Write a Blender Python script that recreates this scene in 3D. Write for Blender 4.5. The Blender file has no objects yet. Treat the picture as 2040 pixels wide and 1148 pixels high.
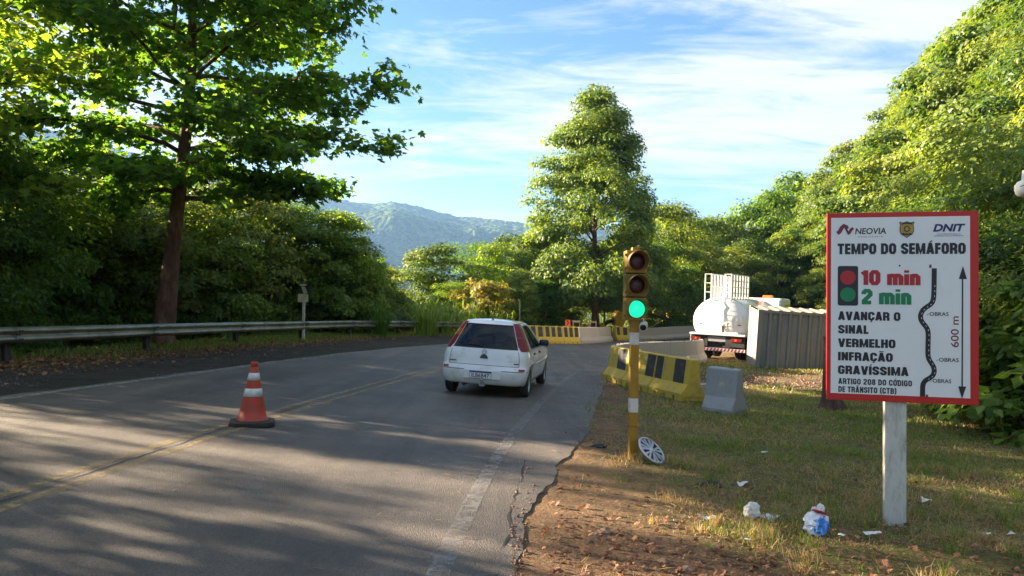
import bpy, bmesh, math, random
import numpy as np
from mathutils import Vector, Matrix, noise as mnoise

# ---------------------------------------------------------------- camera, sky, sun, exposure
SC = bpy.context.scene
COL = SC.collection
R = math.radians
CAM_H = 1.65
cam_d = bpy.data.cameras.new('camera'); cam = bpy.data.objects.new('camera', cam_d); COL.objects.link(cam)
cam.location = (0, 0, CAM_H)
cam.rotation_euler = (R(90) + math.atan(46 / 1470), 0, 0)
cam_d.sensor_width = 36; cam_d.lens = 36 * 1470 / 2040
cam_d.clip_start = 0.05; cam_d.clip_end = 9000
SC.camera = cam

SUN_AZ = -71.0      # degrees, clockwise from the viewing direction
SUN_EL = 19.0
SUN_DIR = Vector((math.sin(R(SUN_AZ)) * math.cos(R(SUN_EL)), math.cos(R(SUN_AZ)) * math.cos(R(SUN_EL)), math.sin(R(SUN_EL))))
sun_d = bpy.data.lights.new('sun', 'SUN'); sun = bpy.data.objects.new('sun', sun_d); COL.objects.link(sun)
sun_d.energy = 5.0; sun_d.angle = R(0.55); sun_d.color = (1.0, 0.80, 0.56)
sun.rotation_euler = SUN_DIR.to_track_quat('Z', 'Y').to_euler()

W = bpy.data.worlds.new('World'); SC.world = W; W.use_nodes = True
SKY_STRENGTH = 0.05
def build_world():
    nt = W.node_tree; nt.nodes.clear(); L = nt.links.new
    def N(t, **k):
        n = nt.nodes.new(t)
        for a, b in k.items(): setattr(n, a, b)
        return n
    def M(op, a, b=None, clamp=False):
        n = N('ShaderNodeMath', operation=op, use_clamp=clamp)
        for i, s in enumerate((a, b)):
            if s is None: continue
            if isinstance(s, (int, float)): n.inputs[i].default_value = s
            else: L(s, n.inputs[i])
        return n.outputs[0]
    sky = N('ShaderNodeTexSky', sky_type='NISHITA', sun_disc=False, sun_elevation=R(SUN_EL), sun_rotation=R(SUN_AZ),
            altitude=300, air_density=1.1, dust_density=0.9, ozone_density=2.2)
    tc = N('ShaderNodeTexCoord'); sep = N('ShaderNodeSeparateXYZ'); L(tc.outputs['Generated'], sep.inputs[0])
    den = M('ADD', M('MAXIMUM', sep.outputs[2], 0.0), 0.16)
    px = M('DIVIDE', sep.outputs[0], den); py = M('DIVIDE', sep.outputs[1], den)
    cmb = N('ShaderNodeCombineXYZ'); L(px, cmb.inputs[0]); L(py, cmb.inputs[1])
    mp = N('ShaderNodeMapping'); L(cmb.outputs[0], mp.inputs[0])
    mp.inputs['Rotation'].default_value = (0, 0, R(-24)); mp.inputs['Scale'].default_value = (0.55, 1.0, 1)
    mp.inputs['Location'].default_value = (3.7, 1.9, 0)
    n1 = N('ShaderNodeTexNoise'); L(mp.outputs[0], n1.inputs['Vector'])
    n1.inputs['Scale'].default_value = 0.95; n1.inputs['Detail'].default_value = 9; n1.inputs['Roughness'].default_value = 0.56; n1.inputs['Distortion'].default_value = 0.55
    mp2 = N('ShaderNodeMapping'); L(cmb.outputs[0], mp2.inputs[0]); mp2.inputs['Scale'].default_value = (0.5, 1.7, 1); mp2.inputs['Rotation'].default_value = (0, 0, R(-30))
    n2 = N('ShaderNodeTexNoise'); L(mp2.outputs[0], n2.inputs['Vector'])
    n2.inputs['Scale'].default_value = 2.6; n2.inputs['Detail'].default_value = 8; n2.inputs['Roughness'].default_value = 0.68; n2.inputs['Distortion'].default_value = 0.9
    d = M('ADD', n1.outputs['Fac'], M('MULTIPLY', M('SUBTRACT', n2.outputs['Fac'], 0.5), 0.5))
    ramp = N('ShaderNodeValToRGB'); L(d, ramp.inputs[0])
    ramp.color_ramp.elements[0].position = 0.43; ramp.color_ramp.elements[0].color = (0, 0, 0, 1)
    ramp.color_ramp.elements[1].position = 0.57; ramp.color_ramp.elements[1].color = (1, 1, 1, 1)
    fade = N('ShaderNodeMapRange'); L(sep.outputs[2], fade.inputs[0])
    fade.inputs[1].default_value = 0.07; fade.inputs[2].default_value = 0.22; fade.inputs[3].default_value = 0.0; fade.inputs[4].default_value = 0.88
    fac = M('MULTIPLY', ramp.outputs[0], fade.outputs[0])
    # thicker cloud is a little greyer
    shade = N('ShaderNodeValToRGB'); L(n2.outputs['Fac'], shade.inputs[0])
    shade.color_ramp.elements[0].position = 0.3; shade.color_ramp.elements[0].color = (2.5, 2.65, 2.95, 1)
    shade.color_ramp.elements[1].position = 0.6; shade.color_ramp.elements[1].color = (3.1, 3.11, 3.15, 1)
    # the clear sky: saturate the blue a little as the phone does
    hs = N('ShaderNodeHueSaturation'); L(sky.outputs[0], hs.inputs['Color']); hs.inputs['Saturation'].default_value = 1.24; hs.inputs['Value'].default_value = 0.68
    mx = N('ShaderNodeMix', data_type='RGBA'); L(fac, mx.inputs[0]); L(hs.outputs[0], mx.inputs[6]); L(shade.outputs[0], mx.inputs[7])
    bg = N('ShaderNodeBackground'); L(mx.outputs[2], bg.inputs[0]); bg.inputs[1].default_value = SKY_STRENGTH
    out = N('ShaderNodeOutputWorld'); L(bg.outputs[0], out.inputs[0])
build_world()

SC.view_settings.view_transform = 'Standard'; SC.view_settings.look = 'None'
SC.view_settings.exposure = 2.82; SC.view_settings.gamma = 1.0; SC.view_settings.use_curve_mapping = False
SC.render.engine = 'CYCLES'
cy = SC.cycles
cy.use_denoising = True
try: cy.denoiser = 'OPENIMAGEDENOISE'
except Exception: pass
cy.max_bounces = 7; cy.diffuse_bounces = 4; cy.glossy_bounces = 3; cy.transmission_bounces = 6; cy.transparent_max_bounces = 10; cy.volume_bounces = 1
cy.caustics_reflective = False; cy.caustics_refractive = False; cy.sample_clamp_indirect = 6

# ---------------------------------------------------------------- materials
MATS = {}
def newmat(name):
    m = bpy.data.materials.new(name); m.use_nodes = True; m.node_tree.nodes.clear(); MATS[name] = m
    return m, m.node_tree
def solid(name, col, rough=0.6, metal=0.0, var=0.12, vscale=6.0, bump=0.0, bscale=40.0, dirt=None, dirt_amt=0.0, dirt_scale=2.0, coat=0.0, spec=0.5, coords='Object', emit=None, emit_s=0.0, stretch=None, detail=6):
    m, nt = newmat(name); L = nt.links.new; N = nt.nodes.new
    bs = N('ShaderNodeBsdfPrincipled'); out = N('ShaderNodeOutputMaterial'); L(bs.outputs[0], out.inputs[0])
    tc = N('ShaderNodeTexCoord'); vec = tc.outputs[coords]
    if stretch:
        mp = N('ShaderNodeMapping'); L(vec, mp.inputs[0]); mp.inputs['Scale'].default_value = stretch; vec = mp.outputs[0]
    nz = N('ShaderNodeTexNoise'); L(vec, nz.inputs['Vector']); nz.inputs['Scale'].default_value = vscale; nz.inputs['Detail'].default_value = detail; nz.inputs['Roughness'].default_value = 0.65
    rp = N('ShaderNodeValToRGB'); L(nz.outputs['Fac'], rp.inputs[0])
    rp.color_ramp.elements[0].position = 0.3; rp.color_ramp.elements[1].position = 0.7
    rp.color_ramp.elements[0].color = tuple(c * (1 - var) for c in col) + (1,)
    rp.color_ramp.elements[1].color = tuple(min(1, c * (1 + var)) for c in col) + (1,)
    c = rp.outputs[0]
    if dirt:
        n2 = N('ShaderNodeTexNoise'); L(vec, n2.inputs['Vector']); n2.inputs['Scale'].default_value = dirt_scale; n2.inputs['Detail'].default_value = 9; n2.inputs['Roughness'].default_value = 0.72
        r2 = N('ShaderNodeValToRGB'); L(n2.outputs['Fac'], r2.inputs[0])
        r2.color_ramp.elements[0].position = 0.62 - 0.35 * dirt_amt; r2.color_ramp.elements[1].position = 0.74
        mx = N('ShaderNodeMix'); mx.data_type = 'RGBA'; L(r2.outputs[0], mx.inputs[0]); L(c, mx.inputs[6]); mx.inputs[7].default_value = tuple(dirt) + (1,)
        c = mx.outputs[2]
    L(c, bs.inputs['Base Color'])
    bs.inputs['Roughness'].default_value = rough; bs.inputs['Metallic'].default_value = metal
    bs.inputs['Specular IOR Level'].default_value = spec
    if coat: bs.inputs['Coat Weight'].default_value = coat; bs.inputs['Coat Roughness'].default_value = 0.06
    if bump:
        nb = N('ShaderNodeTexNoise'); L(vec, nb.inputs['Vector']); nb.inputs['Scale'].default_value = bscale; nb.inputs['Detail'].default_value = 5
        bp = N('ShaderNodeBump'); bp.inputs['Strength'].default_value = bump; bp.inputs['Distance'].default_value = 0.02; L(nb.outputs['Fac'], bp.inputs['Height']); L(bp.outputs[0], bs.inputs['Normal'])
    if emit:
        bs.inputs['Emission Color'].default_value = tuple(emit) + (1,); bs.inputs['Emission Strength'].default_value = emit_s
    return m
def leafmat(name, cols, transl=0.42, tint=(1.35, 1.2, 0.35), rough=0.45):
    m, nt = newmat(name); L = nt.links.new; N = nt.nodes.new
    geo = N('ShaderNodeNewGeometry'); rp = N('ShaderNodeValToRGB'); L(geo.outputs['Random Per Island'], rp.inputs[0])
    el = rp.color_ramp.elements
    while len(el) < len(cols): el.new(0.5)
    for i, c in enumerate(cols): el[i].position = i / max(1, len(cols) - 1); el[i].color = tuple(c) + (1,)
    oi = N('ShaderNodeObjectInfo'); hs = N('ShaderNodeHueSaturation'); L(rp.outputs[0], hs.inputs['Color'])
    mr = N('ShaderNodeMapRange'); L(oi.outputs['Random'], mr.inputs[0]); mr.inputs[3].default_value = 0.468; mr.inputs[4].default_value = 0.516; L(mr.outputs[0], hs.inputs['Hue'])
    mv = N('ShaderNodeMapRange'); L(oi.outputs['Random'], mv.inputs[0]); mv.inputs[3].default_value = 1.3; mv.inputs[4].default_value = 0.75; L(mv.outputs[0], hs.inputs['Value'])
    bs = N('ShaderNodeBsdfPrincipled'); L(hs.outputs[0], bs.inputs['Base Color']); bs.inputs['Roughness'].default_value = rough; bs.inputs['Specular IOR Level'].default_value = 0.35
    tr = N('ShaderNodeBsdfTranslucent'); tm = N('ShaderNodeMix'); tm.data_type = 'RGBA'; tm.blend_type = 'MULTIPLY'; tm.inputs[0].default_value = 1.0
    L(hs.outputs[0], tm.inputs[6]); tm.inputs[7].default_value = tuple(t * 1.6 for t in tint) + (1,); L(tm.outputs[2], tr.inputs['Color'])
    mx = N('ShaderNodeMixShader'); mx.inputs[0].default_value = transl; L(bs.outputs[0], mx.inputs[1]); L(tr.outputs[0], mx.inputs[2])
    out = N('ShaderNodeOutputMaterial'); L(mx.outputs[0], out.inputs[0])
    return m
def glassmat(name, col, alpha, rough=0.03):
    m, nt = newmat(name); L = nt.links.new; N = nt.nodes.new
    gl = N('ShaderNodeBsdfGlossy'); gl.inputs['Roughness'].default_value = rough; gl.inputs['Color'].default_value = (0.9, 0.95, 1, 1)
    tr = N('ShaderNodeBsdfTransparent'); tr.inputs['Color'].default_value = tuple(col) + (1,)
    fr = N('ShaderNodeFresnel'); fr.inputs['IOR'].default_value = 1.5
    mx = N('ShaderNodeMixShader'); L(fr.outputs[0], mx.inputs[0]); L(tr.outputs[0], mx.inputs[1]); L(gl.outputs[0], mx.inputs[2])
    out = N('ShaderNodeOutputMaterial'); L(mx.outputs[0], out.inputs[0])
    return m

# ---------------------------------------------------------------- mesh helpers
def link(o, parent=None):
    COL.objects.link(o)
    if parent is not None: o.parent = parent
    return o
def empty(name, loc, rot=(0, 0, 0), scale=1.0):
    o = bpy.data.objects.new(name, None); o.location = loc; o.rotation_euler = rot; o.scale = (scale,) * 3; o.empty_display_size = 0.2
    return link(o)
def tag(o, label=None, cat=None, group=None, kind=None):
    if label: o['label'] = label
    if cat: o['category'] = cat
    if group: o['group'] = group
    if kind: o['kind'] = kind
    return o
def thing(name, label, cat, loc, rot=(0, 0, 0), group=None, scale=1.0):
    return tag(empty(name, loc, rot, scale), label, cat, group)
def mesh_np(name, verts, faces, smooth=False):
    """verts (n,3) array, faces: (m,k) array of equal sized polygons"""
    me = bpy.data.meshes.new(name)
    verts = np.asarray(verts, dtype=np.float32); faces = np.asarray(faces, dtype=np.int32)
    m, k = faces.shape
    me.vertices.add(len(verts)); me.vertices.foreach_set('co', verts.ravel())
    me.loops.add(m * k); me.loops.foreach_set('vertex_index', faces.ravel())
    me.polygons.add(m); me.polygons.foreach_set('loop_start', np.arange(0, m * k, k, dtype=np.int32))
    me.polygons.foreach_set('use_smooth', np.full(m, smooth, dtype=bool))
    me.update(calc_edges=True)
    return me
def obj(name, me, mat=None, parent=None, loc=(0, 0, 0), rot=(0, 0, 0)):
    if mat is not None and len(me.materials) == 0: me.materials.append(MATS[mat] if isinstance(mat, str) else mat)
    o = bpy.data.objects.new(name, me); o.location = loc; o.rotation_euler = rot
    return link(o, parent)
class MB:
    def __init__(s): s.v = []; s.f = []; s.sm = []
    def add(s, vs, fs, smooth=False, mtx=None):
        b = len(s.v)
        s.v += [tuple(mtx @ Vector(v)) if mtx is not None else tuple(v) for v in vs]
        s.f += [tuple(i + b for i in f) for f in fs]; s.sm += [smooth] * len(fs)
        return s
    def box(s, c, d, rot=None, taper=1.0):
        x, y, z = (q / 2 for q in d); t = taper
        vs = [(-x, -y, -z), (x, -y, -z), (x, y, -z), (-x, y, -z), (-x * t, -y * t, z), (x * t, -y * t, z), (x * t, y * t, z), (-x * t, y * t, z)]
        m = Matrix.Translation(c)
        if rot is not None: m = m @ (Matrix.Rotation(rot[2], 4, 'Z') @ Matrix.Rotation(rot[1], 4, 'Y') @ Matrix.Rotation(rot[0], 4, 'X'))
        return s.add(vs, [(0, 3, 2, 1), (4, 5, 6, 7), (0, 1, 5, 4), (1, 2, 6, 5), (2, 3, 7, 6), (3, 0, 4, 7)], False, m)
    def rbox(s, c, d, b=0.01, rot=None):
        """box with chamfered edges"""
        bm = bmesh.new(); bmesh.ops.create_cube(bm, size=1.0)
        for v in bm.verts: v.co = Vector((v.co.x * d[0], v.co.y * d[1], v.co.z * d[2]))
        bmesh.ops.bevel(bm, geom=list(bm.edges), offset=min(b, min(d) * 0.45), segments=2, affect='EDGES', profile=0.6)
        m = Matrix.Translation(c)
        if rot is not None: m = m @ (Matrix.Rotation(rot[2], 4, 'Z') @ Matrix.Rotation(rot[1], 4, 'Y') @ Matrix.Rotation(rot[0], 4, 'X'))
        bm.verts.index_update(); s.add([v.co for v in bm.verts], [[v.index for v in f.verts] for f in bm.faces], False, m); bm.free()
        return s
    def tube(s, pts, rad, n=8, caps=True, smooth=True):
        pts = [Vector(p) for p in pts]
        if not hasattr(rad, '__len__'): rad = [rad] * len(pts)
        rings = []; up = None
        for i, p in enumerate(pts):
            d = (pts[min(i + 1, len(pts) - 1)] - pts[max(i - 1, 0)]).normalized()
            if up is None: up = Vector((0, 0, 1)) if abs(d.z) < 0.9 else Vector((1, 0, 0))
            a = d.cross(up).normalized(); up = a.cross(d).normalized(); b = up
            rings.append([p + (a * math.cos(2 * math.pi * k / n) + b * math.sin(2 * math.pi * k / n)) * rad[i] for k in range(n)])
        vs = [v for r in rings for v in r]; fs = []
        for i in range(len(pts) - 1):
            for k in range(n):
                k2 = (k + 1) % n; fs.append((i * n + k, i * n + k2, (i + 1) * n + k2, (i + 1) * n + k))
        s.add(vs, fs, smooth)
        if caps:
            s.add(rings[0], [tuple(range(n))]); s.add(rings[-1], [tuple(reversed(range(n)))])
        return s
    def lathe(s, prof, n=24, mtx=None, smooth=True, close=False):
        """prof: (r, z) pairs round the local z axis"""
        vs = []; fs = []
        for (r, z) in prof:
            for k in range(n): a = 2 * math.pi * k / n; vs.append((r * math.cos(a), r * math.sin(a), z))
        m = len(prof)
        for i in range(m if close else m - 1):
            j = (i + 1) % m
            for k in range(n): k2 = (k + 1) % n; fs.append((i * n + k, i * n + k2, j * n + k2, j * n + k))
        return s.add(vs, fs, smooth, mtx)
    def prism(s, poly, h, mtx=None):
        """poly: 2d outline in xy, extruded along +z by h"""
        n = len(poly); vs = [(p[0], p[1], 0) for p in poly] + [(p[0], p[1], h) for p in poly]
        fs = [tuple(reversed(range(n))), tuple(range(n, 2 * n))] + [(i, (i + 1) % n, n + (i + 1) % n, n + i) for i in range(n)]
        return s.add(vs, fs, False, mtx)
    def mesh(s, name):
        me = bpy.data.meshes.new(name); me.from_pydata(s.v, [], s.f); me.polygons.foreach_set('use_smooth', s.sm); me.update(); return me
    def build(s, name, mat, parent=None, loc=(0, 0, 0), rot=(0, 0, 0)): return obj(name, s.mesh(name), mat, parent, loc, rot)
def copy_tree(o, parent=None):
    c = o.copy(); COL.objects.link(c); c.parent = parent
    for ch in list(o.children): copy_tree(ch, c)
    return c
ROTX = lambda a: Matrix.Rotation(a, 4, 'X')
ROTY = lambda a: Matrix.Rotation(a, 4, 'Y')
ROTZ = lambda a: Matrix.Rotation(a, 4, 'Z')
TR = lambda *p: Matrix.Translation(p)

# ---------------------------------------------------------------- ground shape
def sstep(a, b, x): t = np.clip((x - a) / (b - a), 0, 1); return t * t * (3 - 2 * t)
GY = [-40, 10, 14.33, 18.64, 22.85, 31.44, 38, 43, 50, 58, 66, 80, 120, 400]
GX = [-10.6, -10.2, -9.72, -9.13, -8.45, -6.83, -4.4, -1.5, 3.5, 9, 15, 27, 70, 400]          # the guardrail's line, then the outer edge of the bend
HY_ = [-60, 0, 12, 17, 24, 28, 45, 50, 56, 62, 80, 120, 400]
HX_ = [9.6, 9.8, 10.3, 11.2, 15.5, 18.0, 20.5, 26, 27, 25.5, 28, 42, 200]                 # foot of the hillside on the right
def vnoise(x, y, seed=0):
    """smooth value noise on arrays"""
    xi = np.floor(x).astype(np.int64); yi = np.floor(y).astype(np.int64); fx = x - xi; fy = y - yi
    def h(a, b):
        n = (a * 374761393 + b * 668265263 + seed * 974711) & 0x7fffffff
        n = ((n ^ (n >> 13)) * 1274126177) & 0x7fffffff
        return ((n ^ (n >> 16)) & 0xffff) / 65535.0
    ux = fx * fx * (3 - 2 * fx); uy = fy * fy * (3 - 2 * fy)
    return (h(xi, yi) * (1 - ux) + h(xi + 1, yi) * ux) * (1 - uy) + (h(xi, yi + 1) * (1 - ux) + h(xi + 1, yi + 1) * ux) * uy
def fbm(x, y, oct=4, seed=0):
    s = 0; a = 0.5
    for i in range(oct): s = s + a * (vnoise(x * 2 ** i, y * 2 ** i, seed + i) - 0.5) * 2; a *= 0.5
    return s
def plane_z(x, y): return -0.065 * np.clip(x, -10.8, 9.5) + 0.006 * np.clip(y - 15, 0, 60)
# road centre line (the double yellow line)
RCY = np.array([-14, -4, 5.37, 8.82, 13.1, 18.1, 24, 30, 36, 42, 47, 50.5, 52.5])
RCX = np.array([-4.0, -3.95, -3.69, -3.40, -2.85, -2.05, -0.75, 1.1, 3.7, 7.6, 12.3, 17.5, 24.0])
def smooth_line(X, Y, step=0.4):
    t = np.concatenate([[0], np.cumsum(np.hypot(np.diff(X), np.diff(Y)))]); n = len(t)
    # natural cubic through the points
    def spl(v):
        h = np.diff(t); A = np.zeros((n, n)); b = np.zeros(n); A[0, 0] = A[-1, -1] = 1
        for i in range(1, n - 1):
            A[i, i - 1] = h[i - 1]; A[i, i] = 2 * (h[i - 1] + h[i]); A[i, i + 1] = h[i]; b[i] = 6 * ((v[i + 1] - v[i]) / h[i] - (v[i] - v[i - 1]) / h[i - 1])
        m = np.linalg.solve(A, b); tt = np.arange(0, t[-1], step); k = np.clip(np.searchsorted(t, tt, 'right') - 1, 0, n - 2)
        d = tt - t[k]; hk = h[k]
        return v[k] + d * ((v[k + 1] - v[k]) / hk - hk * (2 * m[k] + m[k + 1]) / 6) + d * d * m[k] / 2 + d ** 3 * (m[k + 1] - m[k]) / (6 * hk)
    return spl(X), spl(Y)
RX, RY = smooth_line(RCX, RCY)
RTX = np.gradient(RX); RTY = np.gradient(RY); _l = np.hypot(RTX, RTY); RTX /= _l; RTY /= _l
RNX, RNY = RTY, -RTX                                  # to the right
def road_off(x, y):
    """signed distance from the centre line (right positive)"""
    x = np.atleast_1d(x); y = np.atleast_1d(y)
    d = (x[:, None] - RX[None]) ** 2 + (y[:, None] - RY[None]) ** 2; k = d.argmin(1)
    return (x - RX[k]) * RNX[k] + (y - RY[k]) * RNY[k], np.sqrt(d[np.arange(len(x)), k])
def terrain_z(x, y):
    x = np.asarray(x, float); y = np.asarray(y, float)
    z = plane_z(x, y)
    xg = np.interp(y, GY, GX) - 1.1; dl = np.clip(xg - x, 0, None)
    slope = np.interp(y, [0, 36, 60, 90], [0.55, 0.5, 0.12, 0.08])
    dd = np.where(dl < 4, dl * dl / 8, dl - 2)
    z = z - np.minimum(slope * dd, 75) * 1.0
    xb = np.interp(y, HY_, HX_); t = np.clip(x - xb, 0, None)
    z = z + 62 * (1 - np.exp(-1.05 * np.where(t < 3, t * t / 6, t - 1.5) / 62))
    return z
def G(x, y): return float(terrain_z(np.array([x]), np.array([y]))[0])
TILT = math.atan(0.065)
# ---------------------------------------------------------------- ground, road, far hills
def ground_material():
    m, nt = newmat('ground'); L = nt.links.new; N = nt.nodes.new
    tc = N('ShaderNodeTexCoord'); at = N('ShaderNodeVertexColor'); at.layer_name = 'zone'
    n1 = N('ShaderNodeTexNoise'); L(tc.outputs['Object'], n1.inputs['Vector']); n1.inputs['Scale'].default_value = 3.1; n1.inputs['Detail'].default_value = 10; n1.inputs['Roughness'].default_value = 0.75
    n2 = N('ShaderNodeTexNoise'); L(tc.outputs['Object'], n2.inputs['Vector']); n2.inputs['Scale'].default_value = 38; n2.inputs['Detail'].default_value = 6; n2.inputs['Roughness'].default_value = 0.7
    r1 = N('ShaderNodeValToRGB'); L(n1.outputs['Fac'], r1.inputs[0]); r1.color_ramp.elements[0].position = 0.3; r1.color_ramp.elements[0].color = (0.5, 0.5, 0.5, 1); r1.color_ramp.elements[1].position = 0.7; r1.color_ramp.elements[1].color = (1.35, 1.3, 1.2, 1)
    r2 = N('ShaderNodeValToRGB'); L(n2.outputs['Fac'], r2.inputs[0]); r2.color_ramp.elements[0].position = 0.3; r2.color_ramp.elements[0].color = (0.45, 0.45, 0.45, 1); r2.color_ramp.elements[1].position = 0.68; r2.color_ramp.elements[1].color = (1.5, 1.45, 1.35, 1)
    m1 = N('ShaderNodeMix'); m1.data_type = 'RGBA'; m1.blend_type = 'MULTIPLY'; m1.inputs[0].default_value = 1; L(at.outputs[0], m1.inputs[6]); L(r1.outputs[0], m1.inputs[7])
    m2 = N('ShaderNodeMix'); m2.data_type = 'RGBA'; m2.blend_type = 'MULTIPLY'; m2.inputs[0].default_value = 1; L(m1.outputs[2], m2.inputs[6]); L(r2.outputs[0], m2.inputs[7])
    bs = N('ShaderNodeBsdfPrincipled'); L(m2.outputs[2], bs.inputs['Base Color']); bs.inputs['Roughness'].default_value = 0.95; bs.inputs['Specular IOR Level'].default_value = 0.15
    ad = N('ShaderNodeMath'); ad.operation = 'ADD'; L(n1.outputs['Fac'], ad.inputs[0]); L(n2.outputs['Fac'], ad.inputs[1])
    bp = N('ShaderNodeBump'); bp.inputs['Strength'].default_value = 0.9; bp.inputs['Distance'].default_value = 0.05; L(ad.outputs[0], bp.inputs['Height']); L(bp.outputs[0], bs.inputs['Normal'])
    out = N('ShaderNodeOutputMaterial'); L(bs.outputs[0], out.inputs[0])
ground_material()
def dirt_mask(x, y):
    """bare soil: by the edge of the asphalt close to the camera, and the gravel yard by the container"""
    o, _ = road_off(x, y)
    n = fbm(x * 0.9, y * 0.9, 4, 11)
    near = sstep(7.6, 5.0, y + n * 1.0) * sstep(6.0, 4.2, o - (5.6 - y) * 0.5 + n * 1.2)
    edge = sstep(5.6, 4.4, o + n * 0.6) * 0.9
    yard = sstep(0.25, 0.75, 0.5 + n * 0.35 - np.abs(y - 0.45 * (x - 8) - 22.5) / 7.0 + 0.3) * (x > 3.8) * (y > 15.5)
    yard = np.maximum(yard, (y > 31) * (x > 6) * 0.7)
    return np.clip(np.maximum(np.maximum(near, edge), yard), 0, 1), yard
def make_ground():
    def axis(lo, hi, step, far):
        a = list(np.arange(lo, hi + 1e-6, step)); s = step; x = hi
        while x < far: s *= 1.16; x += s; a.append(x)
        s = step; x = lo; b = []
        while x > -far: s *= 1.16; x -= s; b.append(x)
        return np.array(b[::-1] + a)
    xs = axis(-13, 14, 0.22, 3500); ys = axis(-3, 34, 0.22, 3500)
    X, Y = np.meshgrid(xs, ys); x = X.ravel(); y = Y.ravel(); z = terrain_z(x, y)
    near = (np.abs(x) < 80) & (np.abs(y) < 120)
    o = np.full(len(x), 50.0); o[near], _d = road_off(x[near], y[near])
    re_ = np.interp(y, [0, 6, 8, 11, 16, 25, 60], [3.74, 3.76, 3.95, 4.25, 4.3, 4.2, 4.0]); onroad = (o < re_ - 0.16) & (o > -3.55) & near & (y < 54)
    bump = fbm(x * 0.8, y * 0.8, 4, 3) * 0.06 + fbm(x * 4, y * 4, 2, 5) * 0.018
    big = np.hypot(x, y) > 60
    z = z + np.where(onroad & (y < 53), -0.05, bump * sstep(4.0, 5.2, np.abs(o)) + 0.022 * sstep(5.6, 4.2, np.abs(o)) + 0.02 * fbm(x * 5, y * 5, 2, 55) * sstep(6, 4, np.abs(o))) + np.where(big, fbm(x / 30, y / 30, 3, 8) * 2.0, 0)
    far = np.hypot(x, y) > 900
    z = np.where(far, np.minimum(z, -60), z)
    ny, nx = X.shape; i = np.arange((ny - 1) * nx).reshape(ny - 1, nx)[:, :-1].ravel()
    me = mesh_np('ground', np.c_[x, y, z], np.c_[i, i + 1, i + nx + 1, i + nx], True)
    dm, yard = dirt_mask(np.clip(x, -100, 100), np.clip(y, -60, 140))
    n = fbm(x * 0.6, y * 0.6, 4, 21)
    grass = np.stack([0.17 + 0.05 * n, 0.16 + 0.02 * n, 0.065 + 0.015 * n], 1)
    dirt = np.stack([0.205 + 0.045 * n, 0.137 + 0.035 * n, 0.095 + 0.025 * n], 1)
    dirt = dirt * (1 - 0.25 * yard[:, None]) + 0.25 * yard[:, None] * np.array([0.17, 0.15, 0.14])
    c = grass * (1 - dm[:, None]) + dirt * dm[:, None]
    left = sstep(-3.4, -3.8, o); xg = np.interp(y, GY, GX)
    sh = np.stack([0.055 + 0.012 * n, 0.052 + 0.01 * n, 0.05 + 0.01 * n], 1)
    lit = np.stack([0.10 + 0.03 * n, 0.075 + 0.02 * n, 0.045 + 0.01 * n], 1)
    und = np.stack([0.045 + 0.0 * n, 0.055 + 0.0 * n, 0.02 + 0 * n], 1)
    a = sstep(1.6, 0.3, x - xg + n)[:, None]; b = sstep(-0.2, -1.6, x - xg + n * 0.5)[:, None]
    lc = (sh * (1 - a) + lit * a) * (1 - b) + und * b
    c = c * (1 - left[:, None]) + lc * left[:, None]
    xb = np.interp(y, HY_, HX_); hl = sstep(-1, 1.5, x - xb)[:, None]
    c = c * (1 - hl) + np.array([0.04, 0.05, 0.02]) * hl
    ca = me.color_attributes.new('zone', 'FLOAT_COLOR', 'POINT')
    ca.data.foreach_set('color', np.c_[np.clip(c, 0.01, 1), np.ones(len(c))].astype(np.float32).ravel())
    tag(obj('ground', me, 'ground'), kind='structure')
make_ground()

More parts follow.
